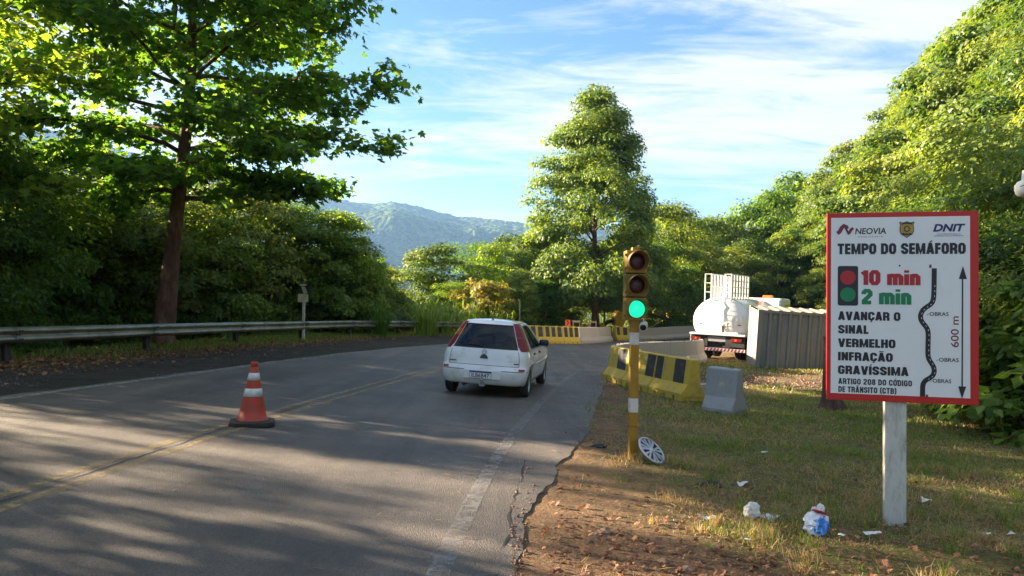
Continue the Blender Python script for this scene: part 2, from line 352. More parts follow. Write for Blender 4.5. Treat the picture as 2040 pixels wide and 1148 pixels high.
def asphalt_material():
    m, nt = newmat('asphalt'); L = nt.links.new; N = nt.nodes.new
    tc = N('ShaderNodeTexCoord'); v = tc.outputs['Object']
    def noise(s, d, r=0.6, vec=v):
        n = N('ShaderNodeTexNoise'); L(vec, n.inputs['Vector']); n.inputs['Scale'].default_value = s; n.inputs['Detail'].default_value = d; n.inputs['Roughness'].default_value = r; return n.outputs['Fac']
    def ramp(f, a, b, ca, cb):
        r = N('ShaderNodeValToRGB'); L(f, r.inputs[0]); r.color_ramp.elements[0].position = a; r.color_ramp.elements[0].color = ca; r.color_ramp.elements[1].position = b; r.color_ramp.elements[1].color = cb; return r.outputs[0]
    def mul(a, b, f=1.0):
        x = N('ShaderNodeMix'); x.data_type = 'RGBA'; x.blend_type = 'MULTIPLY'; x.inputs[0].default_value = f; L(a, x.inputs[6]); L(b, x.inputs[7]); return x.outputs[2]
    big = ramp(noise(0.35, 6, 0.65), 0.3, 0.7, (0.088, 0.081, 0.078, 1), (0.150, 0.132, 0.117, 1))
    mp = N('ShaderNodeMapping'); L(v, mp.inputs[0]); mp.inputs['Rotation'].default_value = (0, 0, R(-7)); mp.inputs['Scale'].default_value = (2.2, 0.09, 1)
    streak = ramp(noise(1.0, 6, 0.6, mp.outputs[0]), 0.3, 0.7, (0.66, 0.66, 0.68, 1), (1.25, 1.22, 1.18, 1))
    vo = N('ShaderNodeTexVoronoi'); L(v, vo.inputs['Vector']); vo.inputs['Scale'].default_value = 105
    sp = N('ShaderNodeSeparateColor'); L(vo.outputs['Color'], sp.inputs[0])
    agg = ramp(sp.outputs[0], 0.0, 1.0, (0.55, 0.55, 0.55, 1), (1.5, 1.45, 1.4, 1))
    patch = ramp(noise(0.9, 9, 0.72), 0.42, 0.62, (0.72, 0.72, 0.74, 1), (1.12, 1.1, 1.08, 1))
    c = mul(mul(mul(big, streak), patch), agg, 0.75)
    bs = N('ShaderNodeBsdfPrincipled'); L(c, bs.inputs['Base Color']); bs.inputs['Roughness'].default_value = 0.62; bs.inputs['Specular IOR Level'].default_value = 0.5
    fine = noise(140, 4, 0.7)
    ad = N('ShaderNodeMath'); ad.operation = 'SUBTRACT'; L(fine, ad.inputs[0]); L(vo.outputs['Distance'], ad.inputs[1])
    bp = N('ShaderNodeBump'); bp.inputs['Strength'].default_value = 0.85; bp.inputs['Distance'].default_value = 0.012; L(ad.outputs[0], bp.inputs['Height']); L(bp.outputs[0], bs.inputs['Normal'])
    out = N('ShaderNodeOutputMaterial'); L(bs.outputs[0], out.inputs[0])
asphalt_material()
def worn_paint(name, col, lo, hi):
    m, nt = newmat(name); L = nt.links.new; N = nt.nodes.new
    tc = N('ShaderNodeTexCoord')
    a = N('ShaderNodeTexNoise'); L(tc.outputs['Object'], a.inputs['Vector']); a.inputs['Scale'].default_value = 9; a.inputs['Detail'].default_value = 10; a.inputs['Roughness'].default_value = 0.78
    r = N('ShaderNodeValToRGB'); L(a.outputs['Fac'], r.inputs[0]); r.color_ramp.elements[0].position = lo; r.color_ramp.elements[1].position = hi
    bs = N('ShaderNodeBsdfPrincipled'); bs.inputs['Base Color'].default_value = tuple(col) + (1,); bs.inputs['Roughness'].default_value = 0.7
    tr = N('ShaderNodeBsdfTransparent'); mx = N('ShaderNodeMixShader'); L(r.outputs[0], mx.inputs[0]); L(tr.outputs[0], mx.inputs[1]); L(bs.outputs[0], mx.inputs[2])
    out = N('ShaderNodeOutputMaterial'); L(mx.outputs[0], out.inputs[0])
worn_paint('yellow_line', (0.37, 0.27, 0.12), 0.39, 0.68)
worn_paint('white_line', (0.34, 0.34, 0.335), 0.38, 0.66)
worn_paint('white_line_faint', (0.28, 0.28, 0.275), 0.42, 0.74)
def strip(name, offs, zoff, mat, i0=0, i1=None, skirt=None, jag=None, kind='structure'):
    rx, ry, nx, ny = RX[i0:i1], RY[i0:i1], RNX[i0:i1], RNY[i0:i1]
    rows = []
    for k, o in enumerate(offs):
        oo = np.full(len(rx), float(o)) if not callable(o) else o(ry)
        x = rx + nx * oo; y = ry + ny * oo; rows.append(np.c_[x, y, plane_z(x, y) + zoff])
    if skirt:
        for end in (0, -1):
            e = rows[end].copy(); e[:, 2] -= skirt
            if end == 0: e[:, 0] -= nx * 0.03; e[:, 1] -= ny * 0.03; rows.insert(0, e)
            else: e[:, 0] += nx * 0.05; e[:, 1] += ny * 0.05; rows.append(e)
    V = np.stack(rows, 1); n, k, _ = V.shape
    i = (np.arange(n - 1)[:, None] * k + np.arange(k - 1)[None]).ravel()
    me = mesh_np(name, V.reshape(-1, 3), np.c_[i, i + 1, i + k + 1, i + k], False)
    return tag(obj(name, me, mat), kind=kind)
RX, RY = smooth_line(RCX, RCY, 0.1); RTX = np.gradient(RX); RTY = np.gradient(RY); _l = np.hypot(RTX, RTY); RTX /= _l; RTY /= _l; RNX, RNY = RTY, -RTX
def right_edge(y): return np.interp(y, [0, 6, 8, 11, 16, 25, 60], [3.74, 3.76, 3.95, 4.25, 4.3, 4.2, 4.0]) + 0.08 * fbm(y * 1.3, y * 0 + 2, 4, 31) + 0.03 * fbm(y * 7, y * 0 + 5, 2, 33)
def left_edge(y): return -3.72 + 0.10 * fbm(y * 1.1, y * 0 + 7, 4, 41)
strip('road', [left_edge, -3, -2, -1, 0, 1, 2, 3, right_edge], 0.03, 'asphalt', skirt=0.12)
yl = np.searchsorted(RY, 27.0)
strip('yellow_centre_line', [-0.18, -0.07], 0.034, 'yellow_line', 0, yl); strip('yellow_centre_line', [0.07, 0.18], 0.034, 'yellow_line', 0, yl)
strip('white_edge_line', [-3.58, -3.46], 0.034, 'white_line'); strip('white_edge_line', [3.22, 3.36], 0.034, 'white_line_faint', 0, np.searchsorted(RY, 22))

solid('crack', (0.012, 0.012, 0.012), 0.95)
def crack(o0, y0, y1, w, seed, wob=0.06):
    i0, i1 = np.searchsorted(RY, y0), np.searchsorted(RY, y1); f = lambda y: o0 + wob * fbm(y * 1.4, y * 0 + seed, 4, seed) + 0.02 * fbm(y * 9, y * 0 + seed, 2, seed + 3)
    g = lambda y: w * np.clip(0.5 + fbm(y * 2.3, y * 0 + seed, 3, seed + 5) * 1.6, 0.02, 1.2)
    strip('road_crack', [lambda y: f(y) - g(y), lambda y: f(y) + g(y)], 0.033, 'crack', i0, i1)
crack(0.0, 3.5, 11.0, 0.007, 3, 0.05); crack(-1.9, 8.0, 18.0, 0.004, 15, 0.25); crack(3.62, 4.0, 8.5, 0.011, 27, 0.07)
# far hills across the valley
leafmat('hill_far_leaf', [(0.03, 0.055, 0.02), (0.06, 0.09, 0.03)])
def hill_material():
    m, nt = newmat('wooded_hill'); L = nt.links.new; N = nt.nodes.new
    tc = N('ShaderNodeTexCoord')
    vo = N('ShaderNodeTexVoronoi'); L(tc.outputs['Object'], vo.inputs['Vector']); vo.inputs['Scale'].default_value = 0.075
    n = N('ShaderNodeTexNoise'); L(tc.outputs['Object'], n.inputs['Vector']); n.inputs['Scale'].default_value = 0.008; n.inputs['Detail'].default_value = 8; n.inputs['Roughness'].default_value = 0.7
    r = N('ShaderNodeValToRGB'); L(n.outputs['Fac'], r.inputs[0]); r.color_ramp.elements[0].position = 0.35; r.color_ramp.elements[0].color = (0.028, 0.05, 0.02, 1); r.color_ramp.elements[1].position = 0.65; r.color_ramp.elements[1].color = (0.085, 0.115, 0.04, 1)
    sp = N('ShaderNodeSeparateColor'); L(vo.outputs['Color'], sp.inputs[0])
    r2 = N('ShaderNodeValToRGB'); L(sp.outputs[0], r2.inputs[0]); r2.color_ramp.elements[0].color = (0.5, 0.5, 0.5, 1); r2.color_ramp.elements[1].color = (1.5, 1.5, 1.4, 1)
    mx = N('ShaderNodeMix'); mx.data_type = 'RGBA'; mx.blend_type = 'MULTIPLY'; mx.inputs[0].default_value = 1; L(r.outputs[0], mx.inputs[6]); L(r2.outputs[0], mx.inputs[7])
    bs = N('ShaderNodeBsdfPrincipled'); L(mx.outputs[2], bs.inputs['Base Color']); bs.inputs['Roughness'].default_value = 1; bs.inputs['Specular IOR Level'].default_value = 0.0
    bp = N('ShaderNodeBump'); bp.inputs['Strength'].default_value = 1.0; bp.inputs['Distance'].default_value = 9; bp.invert = True; L(vo.outputs['Distance'], bp.inputs['Height']); L(bp.outputs[0], bs.inputs['Normal'])
    out = N('ShaderNodeOutputMaterial'); L(bs.outputs[0], out.inputs[0])
hill_material()
def far_hill(name, az, r, prof_az, prof_z, steps, seed, z0, rough=1.0):
    A, Rr = np.meshgrid(np.radians(az), r); a = A.ravel(); q = Rr.ravel()
    s = (q - r[0]) / (r[-1] - r[0]); top = np.interp(np.degrees(a), prof_az, prof_z)
    h = np.interp(s + 0.05 * fbm(np.degrees(a) * 0.35, q / 500, 3, seed + 4), [p[0] for p in steps], [p[1] for p in steps])
    x = q * np.sin(a); y = q * np.cos(a)
    z = z0 + (top - z0) * h + rough * (fbm(x / 300, y / 300, 5, seed) * 13 * np.clip(h * 1.5, 0.2, 1) + np.abs(fbm(x / 16, y / 16, 2, seed + 9)) * 9)
    ny, nx = A.shape; i = np.arange((ny - 1) * nx).reshape(ny - 1, nx)[:, :-1].ravel()
    tag(obj(name, mesh_np(name, np.c_[x, y, z], np.c_[i, i + nx, i + nx + 1, i + 1], True), 'wooded_hill'), kind='structure')
def az_of(px): return math.degrees(math.atan((px - 1020) / 1470))
def dist_z(py, r): return CAM_H + (620 - py) / 1470 * r
HP = [(-400, 300), (0, 300), (180, 322), (440, 375), (630, 398), (720, 404), (780, 402), (850, 413), (910, 427), (1000, 436), (1060, 441), (1200, 450), (1500, 470), (1800, 500)]
far_hill('far_hill', np.linspace(-46, 22, 420), np.linspace(1150, 2350, 190), [az_of(p[0]) for p in HP], [dist_z(p[1], 2260) - 6 for p in HP],
         [(0, 0), (0.15, 0.12), (0.42, 0.50), (0.50, 0.72), (0.56, 0.77), (0.78, 0.84), (0.93, 1.0), (1, 0.97)], 3, -70)
HP2 = [(-400, 470), (300, 480), (640, 478), (700, 486), (760, 503), (800, 535), (830, 575), (860, 625), (1400, 660), (1900, 660)]
far_hill('near_hill', np.linspace(-44, 16, 200), np.linspace(560, 900, 90), [az_of(p[0]) for p in HP2], [dist_z(p[1], 870) - 6 for p in HP2],
         [(0, 0), (0.5, 0.55), (0.9, 1.0), (1, 0.98)], 17, -72, 0.6)
# ---------------------------------------------------------------- foliage
leafmat('leaf_plane', [(0.042, 0.101, 0.023), (0.073, 0.170, 0.032), (0.114, 0.244, 0.046), (0.194, 0.308, 0.059)], 0.62)
leafmat('leaf_plane_light', [(0.067, 0.134, 0.031), (0.101, 0.185, 0.038), (0.146, 0.235, 0.052), (0.202, 0.258, 0.067)], 0.4)
leafmat('leaf_vine', [(0.06, 0.115, 0.022), (0.095, 0.165, 0.03), (0.13, 0.205, 0.038), (0.19, 0.24, 0.06)], 0.38)
leafmat('leaf_dark', [(0.041, 0.090, 0.025), (0.070, 0.149, 0.035), (0.109, 0.218, 0.047), (0.187, 0.296, 0.062)], 0.6)
leafmat('leaf_mid', [(0.05, 0.095, 0.022), (0.08, 0.145, 0.03), (0.12, 0.19, 0.04), (0.18, 0.225, 0.06)], 0.5)
leafmat('leaf_shrub', [(0.036, 0.084, 0.022), (0.060, 0.132, 0.029), (0.102, 0.186, 0.036), (0.132, 0.204, 0.048)], 0.4)
leafmat('leaf_yellow', [(0.13, 0.16, 0.03), (0.19, 0.20, 0.04), (0.22, 0.19, 0.05)], 0.4)
leafmat('grass_green', [(0.084, 0.147, 0.035), (0.155, 0.224, 0.049), (0.252, 0.280, 0.084)], 0.35)
leafmat('grass_lush', [(0.06, 0.13, 0.02), (0.10, 0.20, 0.03), (0.16, 0.24, 0.06)], 0.4, (1.2, 1.2, 0.5))
leafmat('grass_dry', [(0.322, 0.241, 0.103), (0.414, 0.333, 0.161), (0.207, 0.178, 0.069)], 0.3, (1.1, 1.0, 0.6))
leafmat('litter_brown', [(0.10, 0.055, 0.03), (0.19, 0.10, 0.05), (0.28, 0.16, 0.075), (0.07, 0.045, 0.03)], 0.15, (1.1, 0.9, 0.5), 0.7)
solid('bark_plane', (0.16, 0.10, 0.07), 0.9, var=0.55, vscale=5, bump=1.0, bscale=14, dirt=(0.30, 0.24, 0.18), dirt_amt=0.35, dirt_scale=3.5, stretch=(1, 1, 0.35))
solid('bark_red', (0.10, 0.05, 0.034), 0.9, var=0.6, dirt=(0.20, 0.15, 0.11), dirt_amt=0.3, dirt_scale=4, vscale=4, bump=1.0, bscale=9, stretch=(1, 1, 0.4))
solid('bark_grey', (0.10, 0.085, 0.065), 0.95, var=0.4, vscale=5, bump=0.8, bscale=18, stretch=(1, 1, 0.3))
KITE = np.array([(0, 0, 0), (0.30, 0.38, 0.05), (0, 1.0, -0.06), (-0.30, 0.38, 0.05)])
WIDE = np.array([(0, 0, 0), (0.42, 0.35, 0.07), (0.22, 0.85, 0.0), (0, 1.0, -0.08), (-0.22, 0.85, 0.0), (-0.42, 0.35, 0.07)])
LONG = np.array([(0, 0, 0), (0.13, 0.35, 0.03), (0, 1.0, -0.15), (-0.13, 0.35, 0.03)])
LOBED = np.array([(0, 0, 0), (0.30, -0.02, 0.03), (0.52, 0.22, 0.0), (0.27, 0.33, 0.03), (0.50, 0.66, -0.02), (0.19, 0.62, 0.02), (0, 1.0, -0.07), (-0.19, 0.62, 0.02), (-0.50, 0.66, -0.02), (-0.27, 0.33, 0.03), (-0.52, 0.22, 0.0), (-0.30, -0.02, 0.03)])
def unit(a): return a / np.maximum(1e-6, np.linalg.norm(a, axis=1, keepdims=True))
def leaves(name, P, Nn, T, S, shape):
    """one mesh of leaf polygons: P positions, Nn normals, T pointing directions, S sizes"""
    Nn = unit(Nn); T = unit(T - Nn * (T * Nn).sum(1, keepdims=True)); B = np.cross(Nn, T)
    sh = shape[None] * S[:, None, None]
    V = P[:, None] + B[:, None] * sh[:, :, 0:1] + T[:, None] * sh[:, :, 1:2] + Nn[:, None] * sh[:, :, 2:3]
    n, k = len(P), len(shape)
    return mesh_np(name, V.reshape(-1, 3), np.arange(n * k).reshape(n, k), False)
def clump_crown(seed, H, base, prof, n_clump, n_leaf, size, shape=KITE, hang=0.4, clump_r=0.13, fill=0.15, flat=0.75):
    """a crown of leaf clumps; prof: (height fraction, radius) pairs"""
    rg = np.random.default_rng(seed)
    hs = np.array([p[0] for p in prof]); rs = np.array([p[1] for p in prof])
    w = np.interp(np.linspace(base, 1, 200), hs, rs) + 0.15; w = np.cumsum(w / w.sum())
    hz = np.interp(rg.random(n_clump), w, np.linspace(base, 1, 200)); ang = rg.random(n_clump) * 2 * np.pi
    lob = 1 + 0.22 * np.sin(ang * 3 + seed) + 0.16 * np.sin(ang * 5 + hz * 9 + seed * 2)
    rad = np.interp(hz, hs, rs) * lob * np.where(rg.random(n_clump) < fill, rg.random(n_clump), 0.72 + 0.33 * rg.random(n_clump))
    C = np.c_[rad * np.cos(ang), rad * np.sin(ang), hz * H]
    cr = H * clump_r * (0.6 + 0.8 * rg.random(n_clump))
    cnt = np.maximum(4, (n_leaf * cr ** 2 / (cr ** 2).sum())).astype(int); idx = np.repeat(np.arange(n_clump), cnt); n = len(idx)
    d = unit(rg.normal(size=(n, 3))); d[:, 2] = np.where(d[:, 2] < -0.3, -d[:, 2] * 0.5, d[:, 2])
    rr = cr[idx] * (0.58 + 0.5 * rg.random(n)); P = C[idx] + d * rr[:, None] * np.array([1, 1, flat])
    out = unit(np.c_[C[idx][:, :2], np.zeros(n)] + 1e-3)
    Nn = d * 0.55 + np.array([0, 0, 0.55]) + out * 0.35 + rg.normal(size=(n, 3)) * 0.38
    T = d * 0.4 + out * 0.5 + np.array([0, 0, -hang]) + rg.normal(size=(n, 3)) * 0.5
    P[:, 2] = np.maximum(P[:, 2], 0.05)
    return leaves('crown', P, Nn, T, size * (0.6 + 0.8 * rg.random(n)), shape), C
def limb_trunk(seed, H, r0, C, n_limb, fork=0.35, lean=(0, 0), bend=0.25, n=7):
    rg = random.Random(seed); mb = MB()
    pts = [Vector((0, 0, -0.4))]
    for i in range(1, 8):
        t = i / 7; pts.append(Vector((lean[0] * t + rg.uniform(-bend, bend) * 0.3 * t, lean[1] * t + rg.uniform(-bend, bend) * 0.3 * t, H * 0.86 * t)))
    mb.tube(pts, [r0 * 1.25] + [r0 * (1 - 0.86 * i / 7) for i in range(1, 8)], n)
    cs = [Vector(c) for c in C]; rg.shuffle(cs)
    for c in cs[:n_limb]:
        h = max(fork * H * 0.6, min(H * 0.8, c.z - 0.5 * math.hypot(c.x, c.y))); t = h / (H * 0.86)
        k = min(6, int(t * 7)); p0 = pts[k].lerp(pts[k + 1], t * 7 - k)
        mid = p0.lerp(c, 0.5) + Vector((rg.uniform(-.2, .2), rg.uniform(-.2, .2), rg.uniform(-0.1, 0.25) * H * 0.06))
        rr = r0 * (1 - 0.8 * t) * 0.5
        mb.tube([p0, mid, c], [rr, rr * 0.65, rr * 0.2], 5)
    return mb.mesh('trunk')
def branchy_tree(seed, H, r0, limbs, reach, lean, leaf_n, leaf_s, shape, el=(35, 5), droop=0.35, subs=12, spread=0.26, side=None, flat=0.55, base=0.28, trunk_n=14):
    """trunk, drooping limbs, twigs and leaves on the twigs; reach(h) is the crown radius at the height fraction h"""
    rg = np.random.default_rng(seed); rr = random.Random(seed); mb = MB()
    tp = []
    for i in range(13):
        t = i / 12; tp.append(Vector((lean(t)[0], lean(t)[1], H * 0.97 * t - 0.3 * (i == 0))))
    trad = [r0 * (1.35 if i == 0 else 1.08 if i == 1 else 1 - 0.93 * (i / 12) ** 1.0) for i in range(13)]
    mb.tube(tp, trad, trunk_n)
    tw0, tw1, wl = [], [], []
    for k in range(limbs):
        h = base + (1 - base - 0.03) * ((k + rr.random() * 0.8) / limbs); az = k * 2.39996 + rr.uniform(-0.5, 0.5)
        i = min(11, int(h * 12 / 0.97)); p0 = tp[i].lerp(tp[i + 1], min(1, h * 12 / 0.97 - i))
        L = reach(h, az) * rr.uniform(0.75, 1.08); f = (h - base) / (1 - base)
        e = R(el[1] + (el[0] - el[1]) * f + rr.uniform(-8, 10)); pts = [p0]; d = Vector((math.cos(az), math.sin(az), 0))
        m = 8
        for j in range(1, m + 1):
            s = j / m; p = p0 + d * (L * s * math.cos(e)) + Vector((0, 0, L * (math.sin(e) * s - droop * (1 - 0.7 * f) * s * s)))
            p += Vector((rr.uniform(-1, 1), rr.uniform(-1, 1), rr.uniform(-1, 1) * 0.5)) * 0.04 * L; pts.append(p)
        rl = max(0.02, r0 * 0.34 * (1 - f * 0.7)); mb.tube(pts, [rl * (1 - 0.9 * (j / m)) for j in range(m + 1)], 5)
        for q in range(subs):
            s = 0.16 + 0.84 * (q + rr.random()) / subs; j = min(m - 1, int(s * m)); b = pts[j].lerp(pts[j + 1], s * m - j)
            a2 = az + rr.choice((-1, 1)) * rr.uniform(0.3, 1.25) * (1.1 - 0.5 * s); ln = L * spread * rr.uniform(0.6, 1.3) * (1.15 - 0.5 * s)
            t = b + Vector((math.cos(a2), math.sin(a2), rr.uniform(-0.42, 0.28))) * ln
            tw0.append(b); tw1.append(t); wl.append(ln + 0.25)
            if q % 2 == 0: mb.tube([b, b.lerp(t, 0.55), t], [max(0.006, rl * 0.22), max(0.005, rl * 0.12), 0.004], 4, False)
    A = np.array(tw0); B = np.array(tw1); wl = np.array(wl)
    idx = rg.choice(len(A), leaf_n, p=wl / wl.sum()); u = rg.random(leaf_n) ** 0.75
    P = A[idx] * (1 - u[:, None]) + B[idx] * u[:, None] + rg.normal(size=(leaf_n, 3)) * np.array([1, 1, flat]) * (0.11 * wl[idx] + 0.06)[:, None]
    out = unit(B[idx] - A[idx])
    Nn = np.array([0, 0, 0.9]) + out * 0.3 + rg.normal(size=(leaf_n, 3)) * 0.5
    T = out + np.array([0, 0, -0.45]) + rg.normal(size=(leaf_n, 3)) * 0.55
    return mb.mesh('trunk'), leaves('crown', P, Nn, T, leaf_s * (0.55 + 0.75 * rg.random(leaf_n)), shape)

# --- the big plane tree by the guardrail
def plant(name, label, cat, trunk_me, crown_me, bark, leaf, loc, rz=0.0, scale=1.0, group=None, sz=None):
    t = thing(name, label, cat, loc, (0, 0, rz), group, scale)
    if sz: t.scale = (scale, scale, sz)
    if trunk_me is not None: obj('trunk', trunk_me, bark, t)
    obj('crown', crown_me, leaf, t)
    return t
def big_reach(h, az):
    r = np.interp(h, [0.25, 0.32, 0.42, 0.6, 0.8, 1.0], [4.2, 6.0, 6.6, 6.5, 5.2, 1.5])
    return float(r) * (1.0 - 0.04 * math.cos(az))
def lean_big(t): return (0.75 * min(1, t * 2.2) - 0.15 * t, 0.3 * t)
tme, cme = branchy_tree(5, 17.0, 0.25, 66, big_reach, lean_big, 50000, 0.22, LOBED, el=(48, 13), droop=0.32, subs=16, spread=0.27, base=0.24)
plant('plane_tree', 'large plane tree with reddish trunk leaning over the guardrail, spreading leafy crown', 'tree', tme, cme, 'bark_red', 'leaf_plane', (-9.95, 21.0, G(-9.95, 21.0)))
# --- its neighbours that stand left of the picture and reach into its upper left corner, shading the road
def side_reach(h, az): return float(np.interp(h, [0.2, 0.35, 0.5, 0.8, 1.0], [3.5, 5.2, 5.6, 4.2, 1.2]))
tme2, cme2 = branchy_tree(8, 14.0, 0.28, 40, side_reach, lambda t: (0.3 * t, -0.2 * t), 13000, 0.24, LOBED, el=(48, 12), droop=0.3, subs=12, spread=0.27, base=0.24)
for k, (x, y, s, rz) in enumerate([(-14.6, 17.4, 0.95, 0.4), (-14.5, 3.4, 0.9, 1.9), (-27.0, 19.5, 1.05, 3.3)]):
    plant('plane_tree', ['plane tree left of the picture whose branches enter its upper left corner', 'plane tree out of frame left, shading the near road', 'tall plane tree far out left behind the guardrail'][k], 'tree', tme2, cme2, 'bark_red', 'leaf_plane', (x, y, G(x, y)), rz, s)
# --- the tall plane tree beyond the barriers
MIDP = [(0.10, 3.2), (0.2, 4.0), (0.35, 4.2), (0.5, 4.0), (0.62, 3.5), (0.75, 2.8), (0.88, 1.9), (0.96, 1.1), (1.0, 0.4)]
cme, CC = clump_crown(12, 16.9, 0.13, MIDP, 300, 95000, 0.215, KITE, 0.4, clump_r=0.055, fill=0.3, flat=0.9); tme = limb_trunk(12, 16.9, 0.27, CC, 60, n=10)
plant('plane_tree', 'tall tapering plane tree with bare red trunk beyond the concrete barriers, centre of picture', 'tree', tme, cme, 'bark_red', 'leaf_plane_light', (5.75, 51.0, G(5.75, 51.0)))

# --- tree and shrub prototypes (meshes shared by the copies)
def proto(seed, H, base, prof, nc, nl, size, shape, hang, bark_r, nlimb, **k):
    c, C = clump_crown(seed, H, base, prof, nc, nl, size, shape, hang, **k)
    return limb_trunk(seed, H, bark_r, C, nlimb), c
VINE = [proto(100 + i, 10, 0.04, pr, 62, 20000, 0.21, sh, 0.75, 0.16, 14, clump_r=0.105, fill=0.10) for i, (pr, sh) in enumerate([
    ([(0, 2.6), (0.3, 2.9), (0.6, 3.0), (0.85, 2.3), (1, 0.6)], KITE), ([(0, 2.2), (0.25, 2.3), (0.5, 3.3), (0.8, 2.8), (1, 0.8)], LONG),
    ([(0, 3.2), (0.35, 3.0), (0.65, 2.3), (0.9, 1.5), (1, 0.4)], KITE), ([(0, 2.4), (0.4, 2.6), (0.7, 3.1), (0.9, 2.4), (1, 1.0)], WIDE)])]
WOOD = [proto(200 + i, 10, 0.30, pr, 46, 11500, 0.20, sh, 0.35, 0.14, 26, clump_r=0.10, fill=0.3) for i, (pr, sh) in enumerate([
    ([(0.3, 1.4), (0.5, 2.5), (0.75, 2.7), (1, 0.8)], WIDE), ([(0.3, 1.6), (0.45, 2.2), (0.7, 2.4), (0.9, 1.7), (1, 0.5)], KITE), ([(0.3, 1.2), (0.6, 3.0), (0.8, 3.0), (1, 1.2)], KITE)])]
SHRUB = [proto(300 + i, 3, 0.03, pr, 40, 5200, 0.17, sh, 0.4, 0.05, 16, clump_r=0.13, fill=0.2) for i, (pr, sh) in enumerate([
    ([(0, 1.3), (0.4, 1.7), (0.8, 1.3), (1, 0.4)], KITE), ([(0, 1.5), (0.5, 1.5), (1, 0.6)], LONG), ([(0, 1.1), (0.5, 1.9), (0.85, 1.4), (1, 0.6)], WIDE)])]

rg = random.Random(77)
def put(protos, leaf, bark, name, label, cat, x, y, h, H0, group, rz=None, wide=1.0, sink=0.25):
    k = rg.randrange(len(protos)); t, c = protos[k]; s = h / H0
    tm = t; cm = c
    key = (id(c), leaf)
    if key not in MESHCOPY:
        cm2 = c if len(c.materials) == 0 else c.copy()
        cm2.materials.clear(); cm2.materials.append(MATS[leaf]); MESHCOPY[key] = cm2
    cm = MESHCOPY[key]
    o = thing(name, (label + (', far back' if y > 78 else '') + ', ' + place(x, y)) if group else label, cat, (x, y, G(x, y) - sink * s), (0, 0, rg.uniform(0, 6.28) if rz is None else rz), group)
    o.scale = (s * wide, s * wide, s)
    obj('trunk', tm, bark, o); obj('crown', cm, None, o)
    return o
MESHCOPY = {}
PLACES = [(-1e9, 'out of frame left'), (0, 'at the left picture edge'), (110, 'well left of the big trunk'), (230, 'just left of the big trunk'), (320, 'behind the big trunk'), (420, 'just right of the big trunk'), (500, 'left of the chevron sign'), (570, 'behind the chevron sign'), (650, 'just right of the chevron sign'), (720, 'above the guardrail end'), (800, 'left of the car'), (880, 'above the car roof'), (985, 'above the car mirror'), (1060, 'above the far yellow barriers'), (1130, 'beside the plane tree trunk'), (1230, 'behind the traffic signal'), (1320, 'left of the tanker'), (1380, 'behind the tanker'), (1500, 'above the container'), (1600, 'just left of the sign'), (1680, 'above the sign lettering'), (1800, 'above the sign crest'), (1900, 'above the sign corner'), (1960, 'right of the sign'), (2045, 'past the right edge')]
def place(x, y): u = 1020 + 1470 * x / max(1.0, y); return [p for q, p in PLACES if u >= q][-1]
# skyline of the right-hand hillside: pixel column -> pixel row of the tree tops
SKX = [1290, 1330, 1400, 1450, 1500, 1560, 1640, 1700, 1760, 1830, 1870, 1920, 1980, 2040, 2200, 2500]
SKY_ = [420, 420, 445, 438, 412, 385, 335, 300, 250, 205, 150, 60, 20, -40, -160, -300]
def sky_h(x, y): u = 1020 + 1470 * x / y; return CAM_H + (620 - np.interp(u, SKX, SKY_)) / 1470 * y
def hillside():
    n = 0
    for y in np.concatenate([np.arange(9, 60, 3.7), np.arange(60, 112, 5.5)]):
        for j, t in enumerate([0.6, 4.2, 8.2, 13.0, 19.0, 26.0]):
            x = float(np.interp(y, HY_, HX_)) + t + rg.uniform(-1.1, 1.1); yy = y + rg.uniform(-1.3, 1.3)
            if x / yy > 0.86 or (yy < 12 and x / yy > 0.80): continue
            top = sky_h(x, yy) + rg.uniform(-2.2, 0.5); z = G(x, yy); h = top - z
            nat = rg.uniform(7.0, 9.5) if j else rg.uniform(4.0, 6.5)
            if h < 2.2: continue
            h = min(h, nat * (1.0 if j < 2 else 1.3 if j < 4 else 1.6) * (1.0 if yy < 45 else 1.25))
            kind = rg.random()
            lab = ('vine-draped tree at the hillside foot' if j == 0 else ('vine-covered tree low on the slope' if j == 1 else 'vine-covered tree halfway up the slope') if j < 3 else ('tree high on the hillside' if j == 3 else 'tree on the hillside skyline'))
            put(VINE, 'leaf_vine' if kind < 0.72 else 'leaf_mid' if kind < 0.93 else 'leaf_shrub', 'bark_grey', 'hillside_tree', lab, 'tree', x, yy, h, 10, ['trees at the foot of the hillside', 'trees on the hillside slope', 'trees on the upper hillside'][0 if j == 0 else 1 if j < 3 else 2], wide=rg.uniform(0.95, 1.25) * (1.25 if h < 6 else 1.0))
            n += 1
hillside()
# trees beyond the bend, right of the tall plane tree
for (x, y, h, lf) in [(13.2, 64, 11.0, 'leaf_mid'), (16.5, 74, 11.5, 'leaf_mid'), (10.0, 72, 9.5, 'leaf_mid'), (21.5, 82, 12.5, 'leaf_mid'), (18.5, 66, 7.5, 'leaf_vine'), (25.5, 86, 13.0, 'leaf_vine'), (13.5, 82, 11, 'leaf_vine'), (22.0, 70, 8.5, 'leaf_vine'), (4.0, 66, 9.0, 'leaf_mid'), (7.5, 60, 6.5, 'leaf_mid'), (9.6, 58.5, 7.0, 'leaf_mid'), (12.5, 60.5, 7.5, 'leaf_dark'), (2.5, 58, 7.5, 'leaf_dark')]:
    put(VINE if h > 7.2 else WOOD, lf, 'bark_grey', 'woodland_tree', 'dark woodland tree at the bend' if lf == 'leaf_dark' else 'bright green woodland tree beyond the bend', 'tree', x, y, h, 10, 'woodland trees beyond the bend', wide=1.15)
